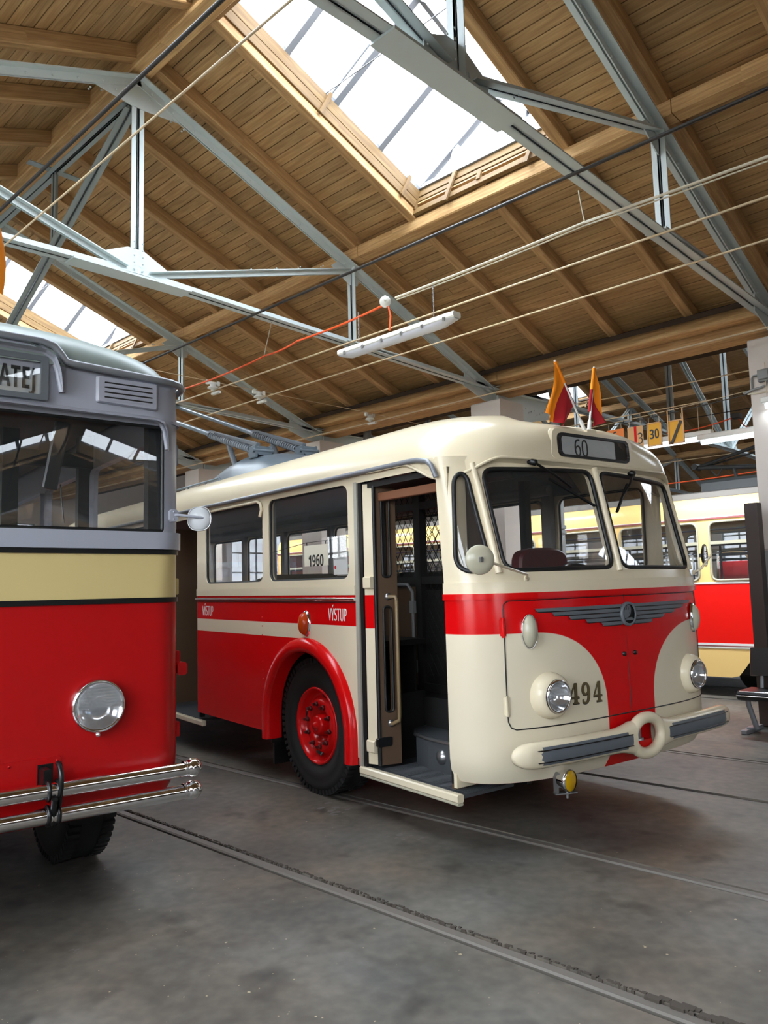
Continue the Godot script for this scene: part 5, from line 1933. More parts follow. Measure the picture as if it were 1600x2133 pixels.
		fin(s, q[0], M.bus_grey if q[0] == "hood" else M.gutter, o)
	# raised front of the sign box, behind hood and moulding
	s = st()
	grid(s, 30, 6, func(a, b):
		var x := lerpf(-0.56, 0.56, a)
		return Vector3(x, lerpf(2.70, 2.85 - 0.10 * pow(absf(x / 0.56), 6.0), b), 0.006 + 0.01 * b))
	fin(s, "sign_box_front", M.bus_grey, o)
	gband(2.505, 2.52, 1.13, S, 0.014, "corner_moulding", M.bus_grey, o)
	gband(2.505, 2.52, -S, -1.13, 0.014, "corner_moulding", M.bus_grey, o)
	# roof
	s = st()
	grid(s, 140, 16, func(a, b): return groof(a, b))
	fin(s, "roof", M.bus_roof, o)
	s = st()
	grid(s, 60, 1, func(a, b): return Vector3(lerpf(-0.53, 0.53, a), 2.74 + 0.10 * (1 - pow(absf(2 * a - 1), 6.0)) , lerpf(0.04, -0.18, b)))
	fin(s, "sign_box_top", M.bus_roof, o)
	# headlamps
	for e in [-1.0, 1.0]:
		var xf := along(Vector3(e * 0.742, 1.025, 0.0), Vector3(0, 0, 1))
		s = st()
		lathe(s, [[0.134, 0.0], [0.132, 0.03], [0.126, 0.046], [0.118, 0.048], [0.112, 0.040]], 44, xf)
		lathe(s, [[0.012, -0.006], [0.012, 0.012], [0.0, 0.014]], 10, along(Vector3(e * 0.742, 0.885, 0.02), Vector3(0, -0.4, 1)))
		var hl := fin(s, "headlight", M.chrome, o)
		s = st()
		lathe(s, [[0.115, 0.036], [0.092, 0.016], [0.05, 0.006], [0.0, 0.004]], 36, xf)
		fin(s, "reflector", M.reflector, hl)
		# fluted lens: rings in the middle, ribs around
		s = st()
		var fl := []
		grid(s, 80, 22, func(a, b):
			var r = 0.114 * (1 - b)
			var x = r * cos(TAU * a)
			var y = r * sin(TAU * a)
			var rib := 0.0016 * sin(x * 420.0)
			if Vector2(x, y - 0.0).length() < 0.055 and y > -0.03: rib = 0.0016 * sin(Vector2(x, y * 0.8).length() * 480.0)
			return xf * Vector3(y, 0.040 + 0.016 * (1 - pow(r / 0.114, 2.0)) + rib, x), true)
		fin(s, "lens", M.lens, hl)
	# number plate step with screws
	s = st()
	slab(s, rounded([Vector2(-0.575, 0.52), Vector2(0.575, 0.52), Vector2(0.575, 0.805), Vector2(-0.575, 0.805)], 0.01, 2), func(p, d): return Vector3(p.x, p.y, d), -0.05, 0.006, 0.003)
	for x in [-0.5, -0.3, 0.0, 0.34, 0.555]: dome(s, Vector3(x, 0.785, 0.006), Vector3.BACK, 0.007)
	fin(s, "plate_panel", M.bus_red, lp)
	# double tube bumper
	for y in [0.672, 0.560]:
		s = st()
		tube(s, [Vector3(-1.17, y + 0.006, 0.12), Vector3(1.17, y - 0.004, 0.12)], 0.037, 20)
		var b := fin(s, "bumper_tube", M.chrome, o)
		for e in [-1.0, 1.0]:
			s = st()
			var prof := [[0.038, -0.02], [0.041, -0.015], [0.038, -0.008]]
			for k in 12: prof.append([0.049 * cos(lerpf(-0.8, PI / 2, k / 11.0)), 0.034 + 0.049 * sin(lerpf(-0.8, PI / 2, k / 11.0))])
			lathe(s, prof, 24, along(Vector3(e * 1.165, y, 0.12), Vector3(e, 0, 0)))
			fin(s, "bumper_ball", M.chrome, b)
	for e in [-1.0, 1.0]:
		s = bx(Vector3(e * 0.515 - 0.045, 0.64, -0.02), Vector3(e * 0.515 - 0.005, 0.765, 0.10), 0.008)
		for dx in [-0.03, 0.015]:
			for y in [0.672, 0.560]:
				var ring := []
				for k in 20: ring.append(Vector3(e * 0.515 + dx, y + 0.042 * sin(TAU * k / 20), 0.12 + 0.042 * cos(TAU * k / 20)))
				tube(s, ring, 0.009, 6, true)
		var hk := []
		for q in [[0.60, 0.13], [0.70, 0.165], [0.75, 0.16], [0.785, 0.13], [0.79, 0.105]]: hk.append(Vector3(e * 0.515 + 0.018, q[0], q[1]))
		tube(s, hk, 0.013, 8)
		tube(s, [Vector3(e * 0.515 - 0.01, 0.52, 0.13), Vector3(e * 0.515 - 0.01, 0.64, 0.165)], 0.016, 8)
		fin(s, "bumper_bracket", M.black, o)
		s = bx(Vector3(e * 0.515 - 0.05, 0.62, -0.004), Vector3(e * 0.515 + 0.02, 0.775, 0.010))
		fin(s, "bracket_slot", M.black, o)
	# mirror on the right corner
	s = bx(Vector3(1.115, 1.965, -0.02), Vector3(1.16, 2.03, 0.02), 0.01)
	for dy in [-0.02, 0.02]: dome(s, Vector3(1.135, 1.998 + dy, 0.02), Vector3.BACK, 0.006)
	tube(s, [Vector3(1.14, 2.0, 0.01), Vector3(1.15, 2.0, 0.035), Vector3(1.34, 1.985, 0.045)], 0.0075, 8)
	var ma := fin(s, "mirror_arm", M.bus_grey, o)
	s = st()
	var mx := along(Vector3(1.285, 1.985, 0.015), Vector3(-0.62, 0.0, 0.78))
	lathe(s, [[0.0, 0.02], [0.03, 0.02], [0.058, 0.010], [0.066, 0.0], [0.066, -0.012], [0.0, -0.012]], 30, mx)
	fin(s, "mirror", mat(Color(0.72, 0.73, 0.74), 0.3), ma)
	s = st()
	tube(s, loop3(rrect(-0.065, -0.065, 0.065, 0.065, 0.065, 8), func(p, d): return mx * Vector3(p.x, d, p.y), 0.0), 0.004, 6, true)
	fin(s, "rim", M.silver, ma)
	# door hardware on the right flank
	s = bx(Vector3(1.20, 1.13, -0.16), Vector3(1.255, 1.20, -0.08), 0.012)
	box(s, Vector3(1.215, 1.20, -0.14), Vector3(0.03, 0.12, 0.05), 0.006)
	fin(s, "door_handle", M.bus_red, o)
	s = bx(Vector3(1.20, 0.80, -0.16), Vector3(1.222, 0.88, -0.10), 0.005)
	fin(s, "door_hinge", M.bus_red, o)
	s = bx(Vector3(1.20, 1.57, -0.18), Vector3(1.222, 1.66, -0.12), 0.005)
	fin(s, "door_hinge", M.bus_cream, o)
	s = bx(Vector3(1.20, 2.30, -0.22), Vector3(1.225, 2.42, -0.14), 0.005)
	fin(s, "door_hinge", M.bus_grey, o)
	# flanks with windows
	for e in [-1.0, 1.0]:
		var fs := func(p, d): return Vector3(e * (GW + d), p.y, p.x)
		for q in [[0.50, 1.545, M.bus_red, "flank_panel"], [1.545, 1.80, M.bus_cream, "flank_band"]]:
			s = st()
			side_band(s, fs, -10.0, -0.27, q[0], q[1], e > 0)
			fin(s, q[3], q[2], o)
		s = st()
		var hs := []
		var z := -0.35
		while z > -9.0:
			var h2 := rrect(z - 1.15, 1.93, z - 0.06, 2.46, 0.07)
			hs.append(h2)
			sheet(s, [Vector2(z - 1.21, 1.80), Vector2(z, 1.80), Vector2(z, 2.74), Vector2(z - 1.21, 2.74)], h2, fs, 1, 0.06, e > 0)
			z -= 1.21
		side_band(s, fs, -10.0, z, 1.8, 2.74, e > 0)
		side_band(s, fs, -0.35, -0.27, 1.8, 2.74, e > 0)
		fin(s, "flank_windows", M.bus_grey, o)
		for h2 in hs:
			s = st()
			fill(s, h2, fs, -0.03, 1)
			fin(s, "pane", M.pane, o)
	s = bx(Vector3(-1.19, 0.5, -10.0), Vector3(1.19, 1.75, -9.95))
	box(s, Vector3(0, 2.65, -9.97), Vector3(2.38, 0.3, 0.05))
	for x in [-1.05, -0.35, 0.35, 1.05]: box(s, Vector3(x, 2.1, -9.97), Vector3(0.2, 0.9, 0.05))
	fin(s, "rear_wall", M.bus_grey, o)
	# inside: floor, posts, bar, sun visor, wire
	s = bx(Vector3(-1.17, 0.78, -9.9), Vector3(1.17, 0.84, -0.1))
	fin(s, "cabin_floor", M.inner_dark, o)
	s = bx(Vector3(-1.15, 2.70, -9.9), Vector3(1.15, 2.72, -0.2))
	fin(s, "ceiling_lining", M.brown, o)
	s = st()
	for q in [[1.13, -0.25, 0.05], [1.12, -1.55, 0.05], [0.62, -1.5, 0.05], [0.2, -1.5, 0.05], [-0.3, -1.5, 0.06], [-1.12, -1.5, 0.05]]: box(s, Vector3(q[0], 1.8, q[1]), Vector3(q[2] * 2, 1.9, 0.07), 0.01)
	box(s, Vector3(0, 2.52, -1.5), Vector3(2.3, 0.10, 0.06))
	fin(s, "cabin_post", M.inner_dark, o)
	s = st()
	bar(s, Vector3(0.58, 2.47, -0.10), Vector3(0.52, 2.12, -0.10), Vector3.BACK, 0.075, 0.03, 0, 0, 0.01)
	tube(s, [Vector3(0.58, 2.15, -0.12), Vector3(0.60, 1.95, -0.12)], 0.004, 5)
	fin(s, "sun_visor", M.black, o)
	s = st()
	tube(s, gpath([[0.0, 1.90], [0.6, 1.90], [1.0, 1.90]], -0.06), 0.02, 8)
	box(s, Vector3(0.1, 1.80, -0.3), Vector3(2.1, 0.16, 0.4), 0.03)
	fin(s, "dashboard", M.inner_dark, o)
	for x in [-0.93, 0.93]: wheel(o, x, -1.12, signf(x), M.bus_red)
	for x in [-0.93, 0.93]: wheel(o, x, -7.2, signf(x), M.bus_red)
	s = st()
	tube(s, [Vector3(-0.8, 0.5, -1.12), Vector3(0.8, 0.5, -1.12)], 0.07, 10)
	box(s, Vector3(0, 0.58, -5), Vector3(1.5, 0.2, 9.5))
	fin(s, "chassis", M.inner_dark, o)
	# small flag over the front, seen only at the picture's edge
	var fl := thing("flag", "orange-yellow flag cloth hanging at the left edge above the grey bus roof", "flag", "", o.transform)
	s = st()
	grid(s, 10, 10, func(a, b): return Vector3(lerpf(0.03, 0.30, a) + 0.03 * sin(b * 2.5) * a, 3.62 - 0.10 * a - b * (0.36 + 0.05 * (1 - a)), -0.30 + 0.03 * sin(a * 9.0)))
	fin(s, "cloth", M.flag_yellow, fl)
	s = st()
	tube(s, [Vector3(0.0, 2.86, -0.26), Vector3(0.03, 3.66, -0.30)], 0.009, 8)
	fin(s, "pole", M.white, fl)
	o.position.y += 0.0

# ================================================================ tram, bench and the other things
func build_tram() -> void:
	var x0 := 11.2
	var o := thing("tram", "red and cream tram behind the white column, with a grey pantograph on its roof", "tram", "", Transform3D(Basis(), P(x0, 0, 0)))
	var v0 := 0.5
	var v1 := 14.3
	var W := 2.45
	# p = (v, y) on the near side
	var f := func(p, d): return Vector3(-d, p.y, -p.x)
	var g := func(p, d): return Vector3(W + d, p.y, -p.x)
	var arcs := [3.25, 11.4]
	for side in [[f, true], [g, false]]:
		var fn: Callable = side[0]
		var flip: bool = side[1]
		var s := st()
		var n := 140
		for k in n:
			var a := lerpf(v0, v1, float(k) / n)
			var b := lerpf(v0, v1, float(k + 1) / n)
			var ya := 0.27
			var yb := 0.27
			for c in arcs:
				var da := absf(a - c)
				var db := absf(b - c)
				if da < 0.95: ya = maxf(ya, 0.27 + 0.33 * smoothstep(0.95, 0.62, da))
				if db < 0.95: yb = maxf(yb, 0.27 + 0.33 * smoothstep(0.95, 0.62, db))
			quad(s, fn.call(Vector2(b, yb), 0.0), fn.call(Vector2(a, ya), 0.0), fn.call(Vector2(a, 0.66), 0.0), fn.call(Vector2(b, 0.66), 0.0))
		fin(s, "skirt", M.tram_cream, o)
		for q in [[0.66, 0.672, M.milky, 0.008, "trim_line"], [0.672, 0.692, M.white, 0.004, "trim_line"], [0.692, 0.705, M.tram_trim, 0.008, "trim_line"], [0.705, 0.735, M.white, 0.004, "trim_line"], [0.735, 1.555, M.tram_red, 0.0, "side_panel"], [1.555, 1.565, M.tram_trim, 0.006, "trim_line"], [1.565, 1.59, M.white, 0.004, "trim_line"], [2.478, 2.50, M.tram_trim, 0.02, "rain_strip"], [2.50, 2.51, M.white, 0.01, "rain_strip"]]:
			s = bx(Vector3(-q[3] if flip else W - 0.01, q[0], -v1), Vector3(0.01 if flip else W + q[3], q[1], -v0))
			fin(s, q[4], q[2], o)
		s = st()
		var v := 3.23 - 1.37 * 2
		var ws := []
		while v < v1 - 1.3:
			if not (v > 6.6 and v < 7.9 and flip):
				ws.append([v, v + 1.2])
			else:
				ws.append([v, v + 0.55])
				ws.append([v + 0.68, v + 1.23])
			v += 1.37
		var last := v0
		for q in ws:
			var next: float = q[1] + 0.085
			var hole := rrect(q[0], 1.61, q[1], 2.436, 0.11 if q[1] - q[0] > 0.8 else 0.2)
			var out := [Vector2(last, 1.585), Vector2(next, 1.585), Vector2(next, 2.48), Vector2(last, 2.48)]
			var mir := func(p, d): return fn.call(Vector2(-p.x, p.y), d)
			var ho := []
			for p in hole: ho.append(Vector2(-p.x, p.y))
			ho.reverse()
			var oo := []
			for p in out: oo.append(Vector2(-p.x, p.y))
			oo.reverse()
			sheet(s, oo, ho, mir, 1, 0.05, flip)
			last = next
		side_band(s, func(p, d): return fn.call(Vector2(-p.x, p.y), d), -v1, -last, 1.585, 2.48, flip)
		# shoulder of the roof
		grid(s, 2, 8, func(a, b):
			var t: float = b * 0.9
			var inn := 0.16 * (1 - cos(t * PI / 2))
			return Vector3(inn if flip else W - inn, 2.505 + 0.31 * sin(t * PI / 2), lerpf(-v0, -v1, a)), not flip)
		fin(s, "window_panel", M.tram_cream, o)
		for q in ws:
			var hole := rrect(q[0], 1.61, q[1], 2.436, 0.11 if q[1] - q[0] > 0.8 else 0.2)
			s = st()
			tube(s, loop3(hole, fn, 0.004), 0.016, 6, true)
			var w := fin(s, "window_frame", M.milky, o)
			s = st()
			fill(s, hole, fn, -0.03, 1)
			fin(s, "pane", M.pane, w)
			if q[1] - q[0] > 0.8:
				s = st()
				bar(s, fn.call(Vector2(q[0], 2.14), 0.0), fn.call(Vector2(q[1], 2.14), 0.0), Vector3.UP, 0.03, 0.045)
				fin(s, "window_bar", M.milky, w)
				s = st()
				bar(s, fn.call(Vector2(q[0], 2.105), -0.005), fn.call(Vector2(q[1], 2.105), -0.005), Vector3.UP, 0.02, 0.025)
				bar(s, fn.call(Vector2(q[0], 1.97), -0.06), fn.call(Vector2(q[1], 1.97), -0.06), Vector3.UP, 0.02, 0.04)
				bar(s, fn.call(Vector2(q[1] - 0.12, 1.62), -0.06), fn.call(Vector2(q[1] - 0.12, 2.1), -0.06), Vector3.RIGHT, 0.02, 0.03)
				fin(s, "guard_bar", M.black, w)
	# roof
	var s := st()
	grid(s, 16, 1, func(a, b):
		var x := lerpf(0.10, W - 0.10, a)
		return Vector3(x, 2.80 + 0.17 * pow(1 - pow(absf(2 * a - 1), 3.0), 0.6), lerpf(-v0, -v1, b)))
	bar(s, Vector3(0.13, 2.83, -v0), Vector3(0.13, 2.83, -v1), Vector3.UP, 0.05, 0.10)
	fin(s, "roof", M.tram_roof, o)
	s = bx(Vector3(0.55, 2.9, -4.72), Vector3(1.95, 3.12, -1.5), 0.05)
	fin(s, "roof_box", M.box_grey, o)
	s = bx(Vector3(0, 0.27, -v0 - 0.02), Vector3(W, 2.5, -v0))
	box(s, Vector3(W / 2, 1.4, -v1), Vector3(W, 2.2, 0.02))
	fin(s, "end_wall", M.tram_red, o)
	s = bx(Vector3(0.05, 0.75, -v1), Vector3(W - 0.05, 0.80, -v0))
	box(s, Vector3(W / 2, 2.74, -(v0 + v1) / 2), Vector3(W - 0.3, 0.02, v1 - v0 - 0.1))
	fin(s, "floor_and_ceiling", M.inner_dark, o)
	s = bx(Vector3(0.03, 0.8, -v1), Vector3(0.05, 1.6, -v0))
	box(s, Vector3(W - 0.04, 1.2, -(v0 + v1) / 2), Vector3(0.02, 0.8, v1 - v0))
	fin(s, "inner_lining", M.tram_trim, o)
	# underframe
	s = bx(Vector3(0.5, 0.3, -v1), Vector3(W - 0.5, 0.7, -v0))
	for c in arcs:
		for dv in [-0.75, 0.75]:
			for x in [0.55, 1.9]: lathe(s, [[0.0, -0.05], [0.34, -0.05], [0.35, 0.05], [0.0, 0.06]], 28, along(Vector3(x, 0.345, -c - dv), Vector3(-1, 0, 0)))
		box(s, Vector3(0.4, 0.36, -c), Vector3(0.12, 0.22, 2.0), 0.03)
	fin(s, "running_gear", M.inner_dark, o)
	# seats in the windows
	for k in 8:
		var v := 4.24 + 1.37 * (k - 1) + (0.3 if k > 2 else 0.0)
		s = st()
		var c := Vector3(0.32, 0, -v)
		tube(s, [c + Vector3(0, 1.35, 0.24), c + Vector3(0, 1.90, 0.22), c + Vector3(0, 2.0, 0.16), c + Vector3(0, 2.01, 0), c + Vector3(0, 2.0, -0.16), c + Vector3(0, 1.90, -0.22), c + Vector3(0, 1.35, -0.24)], 0.018, 8)
		var seat := fin(s, "seat_frame", M.tan, o)
		s = bx(c + Vector3(-0.01, 1.35, -0.20), c + Vector3(0.03, 1.88, 0.20), 0.01)
		for y in [1.45, 1.62, 1.84]:
			for z in [-0.18, 0.18]: dome(s, c + Vector3(-0.01, y, z), Vector3.LEFT, 0.008)
		fin(s, "seat_back", M.tram_trim if k > 3 else M.maroon_bright, seat)
	# pantograph
	var pc := Vector3(1.2, 0, 0)
	s = st()
	tube(s, [pc + Vector3(0, 3.42, -5.05), pc + Vector3(0, 3.33, -4.2), pc + Vector3(0, 3.2, -2.6)], 0.035, 8)
	tube(s, [pc + Vector3(0, 3.42, -5.02), pc + Vector3(0, 3.62, -4.15), pc + Vector3(0, 3.9, -3.0)], 0.026, 8)
	tube(s, [pc + Vector3(0.12, 3.42, -5.02), pc + Vector3(0.10, 3.56, -4.15), pc + Vector3(0, 3.8, -3.0)], 0.014, 8)
	tube(s, [pc + Vector3(-0.08, 3.43, -5.04), pc + Vector3(0.14, 3.43, -5.04)], 0.05, 10)
	var loop_ := []
	for k in 12: loop_.append(pc + Vector3(-0.05, 3.34 - 0.09 * sin(PI * k / 11.0), -4.78 + 0.16 * k / 11.0))
	tube(s, loop_, 0.012, 6)
	for z in [-4.4, -2.8]: tube(s, [pc + Vector3(0, 3.1, z), pc + Vector3(0, 3.33, z - 0.05)], 0.03, 8)
	fin(s, "pantograph", M.box_grey, o)

func build_bench() -> void:
	var o := thing("bench", "black padded bench with a grey tube leg beside the brown post", "bench", "", Transform3D(Basis(), P(8.5, 0, 0)))
	var s := bx(P(0.0, 0.35, 1.2), P(0.46, 0.44, 3.19), 0.03)
	fin(s, "seat", M.leather, o)
	s = st()
	bar(s, P(0.45, 0.56, 2.2), P(0.52, 0.85, 2.2), Vector3(-1, 0.25, 0), 2.0, 0.05, 0, 0, 0.02)
	fin(s, "backrest", M.leather, o)
	s = st()
	tube(s, [P(0.0, 0.395, 3.195), P(0.0, 0.395, 1.2)], 0.007, 6)
	tube(s, [P(0.0, 0.44, 3.16), P(0.0, 0.44, 1.2)], 0.006, 6)
	fin(s, "piping", M.chrome, o)
	for v in [3.08, 1.5]:
		s = st()
		tube(s, [P(0.12, 0.36, v + 0.04), P(0.12, 0.30, v + 0.04), P(0.2, 0.04, v)], 0.028, 10)
		fin(s, "leg", M.gutter, o)
		s = st()
		tube(s, [P(0.42, 0.36, v), P(0.47, 0.62, v)], 0.02, 8)
		fin(s, "back_stay", M.gutter, o)
		fin(bx(P(0.07, 0.335, v - 0.05), P(0.17, 0.355, v + 0.11)), "leg_plate", M.gutter, o)
		s = bx(P(0.0, 0.0, v + 0.035), P(0.5, 0.045, v + 0.09), 0.008)
		box(s, P(0.2, 0.05, v + 0.04), Vector3(0.16, 0.02, 0.07), 0.004)
		fin(s, "foot", M.gutter, o)
	s = bx(P(9.10, 0.0, 3.05), P(9.24, 2.45, 3.19), 0.012)
	tag(fin(s, "post", M.timber_dark), "square dark brown post standing between the bench and the white column", "post")

func build_wires() -> void:
	var con := thing("contact_wire", "trolley wire under the nearer line insulator, left of the pair over the cream trolleybus", "wire")
	con.free()
	used["contact_wire"] = 0
	var rows := [[4.65, 4.40, 0.013, M.wire_dark, "thick dark wire crossing the lit skylight beam, highest of the bare wires"], [5.99, 4.40, 0.0095, M.wire, "bare trolley wire clipped under the left insulator of the span"], [6.76, 4.40, 0.0095, M.wire, "bare trolley wire clipped under the middle insulator of the span"], [9.07, 4.38, 0.011, M.wire, "bare wire running close under the eaves beam above the flags"], [2.0, 4.40, 0.013, M.wire_dark, "thick wire climbing past the first truss peak at the upper left"], [2.24, 4.40, 0.0075, M.wire, "thin wire crossing the centre post of the pale truss at the upper left"]]
	for r in rows:
		wire([P(r[0], r[1], -6.9), P(r[0], r[1], 3.0), P(r[0], r[1], 12.0), P(r[0], r[1], 22.9)], r[2], "contact_wire", r[3])
		tag(get_child(get_child_count() - 1), r[4], "wire")
	# span wire with insulators
	wire([P(1.0, 4.47, 8.9), P(5.6, 4.47, 8.9)] + [P(9.0, 4.49, 8.9), P(11.5, 4.45, 8.9)], 0.005, "span_wire", M.wire)
	tag(get_child(get_child_count() - 1), "thin steel span wire carrying the three white insulators", "wire")
	for q in [[5.89, 4.40, "white porcelain line insulator leftmost on the span wire, nearest the grey bus roof"], [6.66, 4.40, "white porcelain line insulator in the middle of the span wire, over the trolley springs"], [8.90, 4.38, "small white porcelain insulator alone on the right of the span wire, near the column heads"]]:
		var o := thing("insulator", q[2], "insulator", "", Transform3D(Basis(), P(q[0], 4.4, 8.9)))
		var s := st()
		lathe(s, [[0.02, -0.06], [0.028, -0.03], [0.075, -0.02], [0.07, -0.005], [0.04, 0.01], [0.045, 0.05], [0.0, 0.055]], 18)
		fin(s, "porcelain", M.porcelain, o)
		s = st()
		for e in [-1.0, 1.0]: box(s, Vector3(e * 0.085, 0.055, 0), Vector3(0.045, 0.06, 0.03), 0.006)
		box(s, Vector3(0, 0.05, 0), Vector3(0.15, 0.03, 0.025), 0.006)
		box(s, Vector3(0.05, -0.075, 0), Vector3(0.05, 0.035, 0.17), 0.008)
		fin(s, "clamp", M.porcelain, o)
	# cable with the hanging lamp
	var cable := thing("lamp_cable", "cream cable bundle sagging above the hanging lamp, held by short drop wires", "cable")
	var u := 5.39
	wire(catenary(P(u, 4.40, 5.0), P(u, 4.42, 2.94), 0.01, 8) + catenary(P(u, 4.42, 2.94), P(u, 4.42, -3.0), 0.05, 8), 0.011, "cable", M.cable, cable)
	wire(catenary(P(u + 0.02, 4.385, 5.0), P(u + 0.01, 4.40, 2.94), 0.015, 8) + catenary(P(u + 0.01, 4.40, 2.94), P(u, 4.40, -3.0), 0.06, 8), 0.006, "cable", M.cable, cable)
	wire([P(u, 4.70, 2.98), P(u, 4.55, 2.96), P(u, 4.42, 2.94)], 0.006, "drop_wire", M.cable, cable)
	var oc := thing("orange_cable", "orange cable running from the round junction box down to the left", "cable")
	wire(catenary(P(u + 0.03, 4.385, 5.2), P(u + 0.1, 4.39, 6.6), 0.02, 8) + catenary(P(u + 0.1, 4.39, 6.6), P(u + 0.22, 4.42, 7.35), 0.02, 5) + catenary(P(u + 0.22, 4.42, 7.35), P(u + 0.25, 4.40, 9.4), 0.03, 8) + [P(u + 0.3, 4.42, 14.0)], 0.011, "cable", M.orange, oc)
	wire([P(u, 4.67, 6.95), P(u + 0.12, 4.5, 7.2), P(u + 0.2, 4.43, 7.35)], 0.006, "drop_wire", M.cable, oc)
	wire([P(u + 0.02, 4.36, 5.12), P(u + 0.02, 4.25, 5.09), P(u + 0.01, 4.10, 5.10)], 0.010, "lamp_lead", M.orange, oc)
	var s := st()
	lathe(s, [[0.0, -0.03], [0.05, -0.03], [0.055, -0.02], [0.055, 0.02], [0.045, 0.03], [0.0, 0.032]], 20, along(P(u, 4.40, 5.14), Vector3(-0.6, -0.3, 0.7)))
	for k in 4: tube(s, [P(u, 4.40, 5.14), P(u + 0.05 * cos(k * 1.57), 4.40 + 0.06 * sin(k * 1.57), 5.14 + 0.05 * cos(k * 1.57))], 0.012, 8)
	tag(fin(s, "junction_box", M.porcelain), "round pale junction box where the cream and orange cables meet above the lamp", "junction box")
	# lamp
	var lamp := thing("hanging_lamp", "white unlit tube lamp hanging on two chains under the middle of the roof", "lamp", "", Transform3D(Basis(), P(u, 4.0, 5.02)))
	s = bx(Vector3(-0.055, 0.0, -0.77), Vector3(0.055, 0.055, 0.77), 0.012)
	fin(s, "housing", M.white, lamp)
	s = st()
	grid(s, 12, 10, func(a, b):
		var th = PI * a
		var z := lerpf(-0.765, 0.765, b)
		var e := sqrt(maxf(0.0, 1 - pow(absf(z) / 0.766, 24.0)))
		return Vector3(-0.052 * cos(th) * (0.85 + 0.15 * e), -0.058 * sin(th) * e, z), true)
	fin(s, "diffuser", mat(Color(0.66, 0.66, 0.68), 0.35), lamp)
	for k in 6:
		for e in [-1.0, 1.0]:
			s = bx(Vector3(e * 0.058 - 0.006, -0.018, -0.66 + 0.264 * k - 0.012), Vector3(e * 0.058 + 0.006, 0.02, -0.66 + 0.264 * k + 0.012), 0.003)
			fin(s, "clip", M.silver, lamp)
	for z in [-0.5, 0.5]:
		s = st()
		for k in 16:
			var y := 0.06 + 0.0215 * k
			var r := []
			for i in 8:
				var a := TAU * i / 8.0
				if k % 2: r.append(Vector3(0.006 * cos(a), y + 0.014 * sin(a), z))
				else: r.append(Vector3(0, y + 0.014 * sin(a), z + 0.006 * cos(a)))
			tube(s, r, 0.0024, 4, true)
		fin(s, "chain", M.silver, lamp)
		s = bx(Vector3(-0.01, 0.05, z - 0.03), Vector3(0.01, 0.07, z + 0.03), 0.003)
		fin(s, "hanger", M.silver, lamp)

func tube_lamp(label: String, u: float, y: float, va: float, vb: float, group := "", power := 2.3) -> void:
	var o := thing("tube_lamp", label, "lamp", group, Transform3D(Basis(), P(u, y, (va + vb) / 2)))
	var L := absf(vb - va)
	fin(bx(Vector3(-0.06, 0.03, -L / 2), Vector3(0.06, 0.10, L / 2), 0.012), "housing", M.white, o)
	var s := st()
	tube(s, [Vector3(0, 0, -L / 2 + 0.03), Vector3(0, 0, L / 2 - 0.03)], 0.035, 10)
	fin(s, "lamp_tube", M.tubelight, o)
	s = st()
	for z in [-L * 0.35, L * 0.35]: tube(s, [Vector3(0, 0.1, z), Vector3(0, 0.5, z)], 0.004, 5)
	fin(s, "hanger", M.wire, o)
	var a := AreaLight3D.new()
	a.name = "lamp_light"
	a.area_size = Vector2(L - 0.06, 0.07)
	a.light_color = Color(0.93, 0.97, 1.0)
	a.light_energy = power
	a.shadow_enabled = true
	a.transform = Transform3D(Basis(Vector3(0, 0, 1), Vector3(-1, 0, 0), Vector3(0, 1, 0)), Vector3(0, -0.04, 0))
	o.add_child(a)

